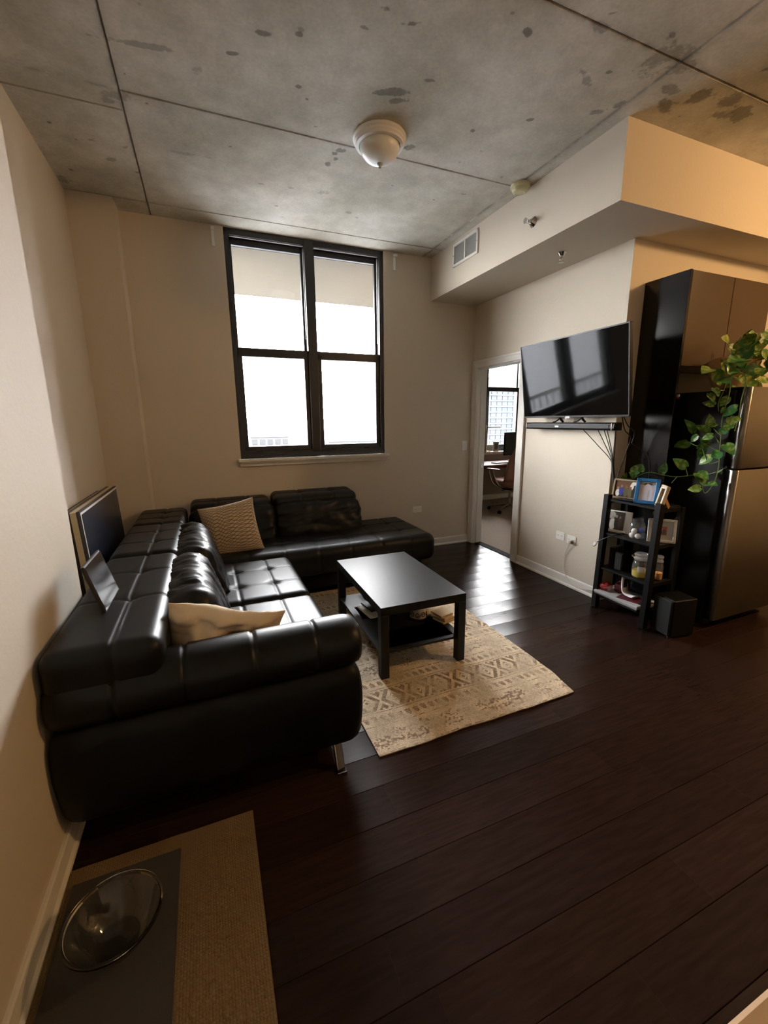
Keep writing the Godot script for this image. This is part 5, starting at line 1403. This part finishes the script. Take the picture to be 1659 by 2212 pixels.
	for i in 14:
		var e := Vector3(rng.randf_range(-0.22, 0.16), rng.randf_range(0.16, 0.32), rng.randf_range(-0.02, 0.22))
		part(p, "stem", tube(curve([Vector3(rng.randf_range(-0.04, 0.04), 0.11, rng.randf_range(-0.04, 0.04)), e * Vector3(0.5, 0.9, 0.5), e], 5), 0.0022, 5), mats.stem_green)
	# a sprig that hangs behind the ladder's top shelf
	for q in [[Vector3(0.10, 0.80, 2.235), Vector3(0.10, 0.745, 2.255)], [Vector3(0.10, 0.76, 2.27), Vector3(0.09, 0.725, 2.235)]]:
		var y: Vector3 = (q[1] - q[0])
		var l := y.length()
		var x := y.cross(Vector3(-0.8, 0.2, 0.5)).normalized()
		part(p, "leaf", shapes[2], mats.leaf_1, q[0] - off, Basis(x * l, y, x.cross(y.normalized()) * l))
	part(p, "stem", tube(curve([Vector3(0.10, 1.03, 2.10) - off, Vector3(0.135, 0.90, 2.18) - off, Vector3(0.125, 0.74, 2.24) - off, Vector3(0.125, 0.715, 2.32) - off, Vector3(0.13, 0.78, 2.37) - off], 8), 0.002, 5), mats.stem_green)

# ---------------------------------------------------------------- feeding corner
func pet_corner() -> void:
	var rip := noise(FastNoiseLite.TYPE_SIMPLEX_SMOOTH, 1.5, 91, 2)
	single("woven_mat", "tan woven runner mat on the floor along the near left wall", "mat", sheet(30, 50, func(u, v): return Vector3(lerpf(-3.425, -2.845, u) - 0.01 * v, 0.007 + 0.004 * maxf(0.0, rip.get_noise_2d(u * 2.0, v * 3.0)) + 0.008 * exp(-pow((v - 0.27 + (u - 1.0) * 0.08) / 0.03, 2.0)) * u, lerpf(2.82, 4.3, v) + 0.03 * (1.0 - u) * 0.0), Vector3(0, 0.006, 0)), mats.mat_weave)
	single("feeding_mat", "dark grey rubber feeding mat on the tan woven runner under the bowl", "mat", boxes([[Vector3(-3.405, 0.0145, 2.885), Vector3(-3.09, 0.0185, 3.75)]], 0.0015), mats.feeding_mat)
	var b := thing("glass_bowl", "clear glass bowl standing empty on the dark feeding mat", "bowl", Vector3(-3.243, 0.019, 3.115))
	part(b, "bowl_glass", lathe([Vector2(0.0, 0.0), Vector2(0.052, 0.0), Vector2(0.06, 0.004), Vector2(0.085, 0.03), Vector2(0.108, 0.066), Vector2(0.118, 0.088), Vector2(0.124, 0.091), Vector2(0.124, 0.096), Vector2(0.116, 0.097), Vector2(0.112, 0.090), Vector2(0.103, 0.068), Vector2(0.081, 0.035), Vector2(0.056, 0.010), Vector2(0.0, 0.008)], 64), mats.bowl_glass)

# ---------------------------------------------------------------- the room beyond the doorway
func bedroom() -> void:
	structure("floor_bedroom", "pale taupe carpet of the bedroom beyond the doorway", "carpet", [[Vector3(0.115, -0.2, -2.4), Vector3(4.4, 0.006, 1.79)]], mats.carpet)
	structure("ceiling_bedroom", "white bedroom ceiling", "ceiling", [[Vector3(0.115, 2.75, -2.4), Vector3(4.4, 2.95, 1.79)]], mats.bedroom_paint)
	structure("wall_bedroom_window", "beige bedroom wall with the desk window", "wall", [[Vector3(0.115, -0.2, -2.4), Vector3(1.78, 2.75, -2.2)], [Vector3(2.56, -0.2, -2.4), Vector3(4.4, 2.75, -2.2)], [Vector3(1.78, -0.2, -2.4), Vector3(2.56, 0.90, -2.2)], [Vector3(1.78, 2.70, -2.4), Vector3(2.56, 2.75, -2.2)]], mats.bedroom_paint)
	structure("wall_bedroom_side", "beige far side wall of the bedroom", "wall", [[Vector3(4.2, -0.2, -2.2), Vector3(4.4, 2.75, 1.79)]], mats.bedroom_paint)
	structure("wall_bedroom_left", "taupe bedroom side of the doorway wall", "wall", [[Vector3(0.1155, 0.0, -2.2), Vector3(0.12, 2.75, 0.075)], [Vector3(0.1155, 0.0, 0.9), Vector3(0.12, 2.75, 1.785)], [Vector3(0.1155, 2.04, 0.075), Vector3(0.12, 2.75, 0.9)]], mats.bedroom_paint)
	structure("wall_bedroom_back", "taupe bedroom side of the kitchen wall", "wall", [[Vector3(0.12, 0.0, 1.784), Vector3(4.2, 2.75, 1.7895)]], mats.bedroom_paint)
	window_unit("window_2", "black single window of the bedroom seen through the doorway", 1.78, 2.56, 0.90, 2.70, -2.2, 2.0, true)
	single("trim_2", "white sill under the bedroom window", "sill", boxes([[Vector3(1.72, 0.878, -2.215), Vector3(2.62, 0.90, -2.08)], [Vector3(1.74, 0.84, -2.1995), Vector3(2.60, 0.878, -2.18)]], 0.003), mats.trim_white, Vector3.ZERO, Basis(), "", "structure")
	baseboard("baseboard_bedroom", "white baseboard under the bedroom desk", Vector3(0.115, 0.006, -2.2), Vector3(4.2, 0.006, -2.2), Vector3(0, 0, 1))
	var d := thing("desk", "reddish brown wooden desk with a rounded front under the bedroom window", "desk", Vector3(1.9, 0.006, -1.78))
	part(d, "desktop", rbox(Vector3(2.3, 0.045, 0.72), 0.02, Vector3i(4, 1, 4)), mats.desk_wood, Vector3(0.15, 0.715, 0))
	for x in [-0.85, 1.15]:
		for z in [-0.28, 0.28]:
			part(d, "leg", tube(PackedVector3Array([Vector3(x, 0.0, z), Vector3(x, 0.70, z)]), 0.02, 10), mats.chair_metal)
	part(d, "apron", boxes([[Vector3(-0.85, 0.63, -0.02), Vector3(1.15, 0.69, 0.0)]], 0.002), mats.desk_wood)
	var top := 0.7445
	var lm := thing("desk_lamp", "slim brass desk lamp bent over at the bedroom window sill", "lamp", Vector3(1.80, 0.9005, -2.14))
	part(lm, "lamp_base", lathe([Vector2(0.0, 0.0), Vector2(0.055, 0.0), Vector2(0.055, 0.01), Vector2(0.0, 0.012)], 20), mats.brass)
	part(lm, "pole", tube(curve([Vector3(-0.03, 0.01, 0), Vector3(-0.025, 0.2, 0), Vector3(-0.015, 0.425, 0)], 4), 0.011, 8), mats.off_white)
	part(lm, "head", boxes([[Vector3(-0.025, 0.42, -0.014), Vector3(0.27, 0.44, 0.014)]], 0.006), mats.off_white)
	var pf := thing("framed_photo", "small tan framed picture on the bedroom window sill", "photo frame", Vector3(1.975, 0.9005, -2.13), 0.15)
	part(pf, "frame", boxes([[Vector3(-0.065, 0, -0.01), Vector3(0.065, 0.17, 0.01)]], 0.003), mats.frame_wood)
	part(pf, "picture", boxes([[Vector3(-0.04, 0.03, 0.009), Vector3(0.04, 0.14, 0.0115)]], 0.0), mats.dark_frame)
	var mo := thing("monitor", "black computer monitor on the bedroom desk", "monitor", Vector3(2.20, top + 0.0005, -1.86), 0.12)
	part(mo, "screen_back", boxes([[Vector3(-0.29, 0.10, -0.012), Vector3(0.29, 0.50, 0.02)]], 0.006), mats.black_plastic)
	part(mo, "screen", boxes([[Vector3(-0.28, 0.115, 0.0195), Vector3(0.28, 0.49, 0.022)]], 0.0), mats.screen)
	part(mo, "stand", boxes([[Vector3(-0.03, 0.0, -0.02), Vector3(0.03, 0.16, -0.008)], [Vector3(-0.11, 0, -0.08), Vector3(0.11, 0.01, 0.08)]], 0.002), mats.black_plastic)
	var kb := thing("keyboard", "flat grey keyboard on the bedroom desk's front edge", "keyboard", Vector3(1.74, top + 0.0005, -1.60), 0.15)
	part(kb, "tray", boxes([[Vector3(-0.22, 0, -0.07), Vector3(0.22, 0.014, 0.07)]], 0.003), mats.grey_paper)
	part(kb, "keys", boxes([[Vector3(-0.21, 0.014, -0.06), Vector3(0.21, 0.019, 0.06)]], 0.002), mats.paper).set_meta("kind", "stuff")
	office_chair()

func office_chair() -> void:
	var c := thing("office_chair", "brown leather office chair with metal arms at the bedroom desk", "office chair", Vector3(1.58, 0.0062, -1.20), 0.16)
	# local: the sitter faces -z
	var rings := []
	for e in [[0.47, 0.25, 0.12], [0.55, 0.275, 0.20], [0.65, 0.285, 0.235], [0.78, 0.275, 0.245], [0.92, 0.235, 0.262], [1.06, 0.185, 0.285], [1.16, 0.14, 0.305], [1.215, 0.09, 0.312], [1.235, 0.03, 0.314]]:
		var ring := PackedVector3Array()
		for k in 20:
			var a := TAU * k / 20.0
			var x: float = e[1] * cos(a)
			ring.append(Vector3(x, e[0], e[2] + (0.028 if sin(a) > 0 else 0.022) * sin(a) - 1.1 * x * x))
		rings.append(ring)
	part(c, "backrest", loft(rings), mats.chair_leather)
	var lower := []
	for e in [[0.40, 0.17, 0.02, 0.16], [0.43, 0.235, 0.0, 0.20], [0.47, 0.255, -0.01, 0.225], [0.505, 0.25, -0.02, 0.22], [0.52, 0.22, -0.02, 0.19]]:
		var ring := PackedVector3Array()
		for k in 28:
			var a := TAU * k / 28.0
			ring.append(Vector3(e[1] * signf(cos(a)) * pow(absf(cos(a)), 0.6), e[0] + (0.02 if sin(a) < -0.4 else 0.0), e[2] + e[3] * signf(sin(a)) * pow(absf(sin(a)), 0.6)))
		lower.append(ring)
	part(c, "seat", loft(lower), mats.chair_leather)
	for s in [-1, 1]:
		var st := SurfaceTool.new()
		st.begin(Mesh.PRIMITIVE_TRIANGLES)
		add_tube(st, curve([Vector3(s * 0.05, 0.40, 0.0), Vector3(s * 0.22, 0.41, -0.03), Vector3(s * 0.285, 0.47, -0.10), Vector3(s * 0.295, 0.60, -0.17), Vector3(s * 0.29, 0.675, -0.19)], 6), 0.011, 8)
		add_tube(st, curve([Vector3(s * 0.05, 0.40, 0.06), Vector3(s * 0.24, 0.42, 0.04), Vector3(s * 0.29, 0.50, -0.02), Vector3(s * 0.295, 0.62, -0.08), Vector3(s * 0.29, 0.675, -0.10)], 6), 0.011, 8)
		var arm := part(c, "arm", done(st), mats.chair_metal)
		part(arm, "arm_pad", rbox(Vector3(0.05, 0.025, 0.26), 0.012, Vector3i(2, 1, 4)), mats.chair_leather, Vector3(s * 0.29, 0.688, -0.10))
	part(c, "mechanism", boxes([[Vector3(-0.09, 0.355, -0.10), Vector3(0.09, 0.405, 0.12)]], 0.01), mats.black_plastic)
	part(c, "lever", tube(PackedVector3Array([Vector3(-0.05, 0.37, 0.0), Vector3(-0.2, 0.355, 0.02)]), 0.007, 6), mats.black_plastic)
	part(c, "gas_lift", lathe([Vector2(0.0, 0.10), Vector2(0.028, 0.10), Vector2(0.028, 0.22), Vector2(0.016, 0.225), Vector2(0.016, 0.36), Vector2(0.0, 0.36)], 16), mats.chair_metal)
	for k in 5:
		var a := TAU * k / 5.0 + 0.35
		var o := Vector3(cos(a), 0, sin(a))
		var st := SurfaceTool.new()
		st.begin(Mesh.PRIMITIVE_TRIANGLES)
		add_tube(st, PackedVector3Array([o * 0.02 + Vector3.UP * 0.12, o * 0.18 + Vector3.UP * 0.10, o * 0.32 + Vector3.UP * 0.07]), 0.024, 8, 0.013)
		var sp := part(c, "base_spoke", done(st), mats.chair_metal)
		var cs := begin()
		lathe([Vector2(0.0, -0.022), Vector2(0.024, -0.022), Vector2(0.027, -0.018), Vector2(0.027, 0.018), Vector2(0.024, 0.022), Vector2(0.0, 0.022)], 14, Transform3D(Basis(Vector3(0, 1, 0), -a) * Basis(Vector3.RIGHT, PI / 2), o * 0.32 + Vector3.UP * 0.0275), cs)
		part(sp, "caster", done(cs), mats.black_plastic)
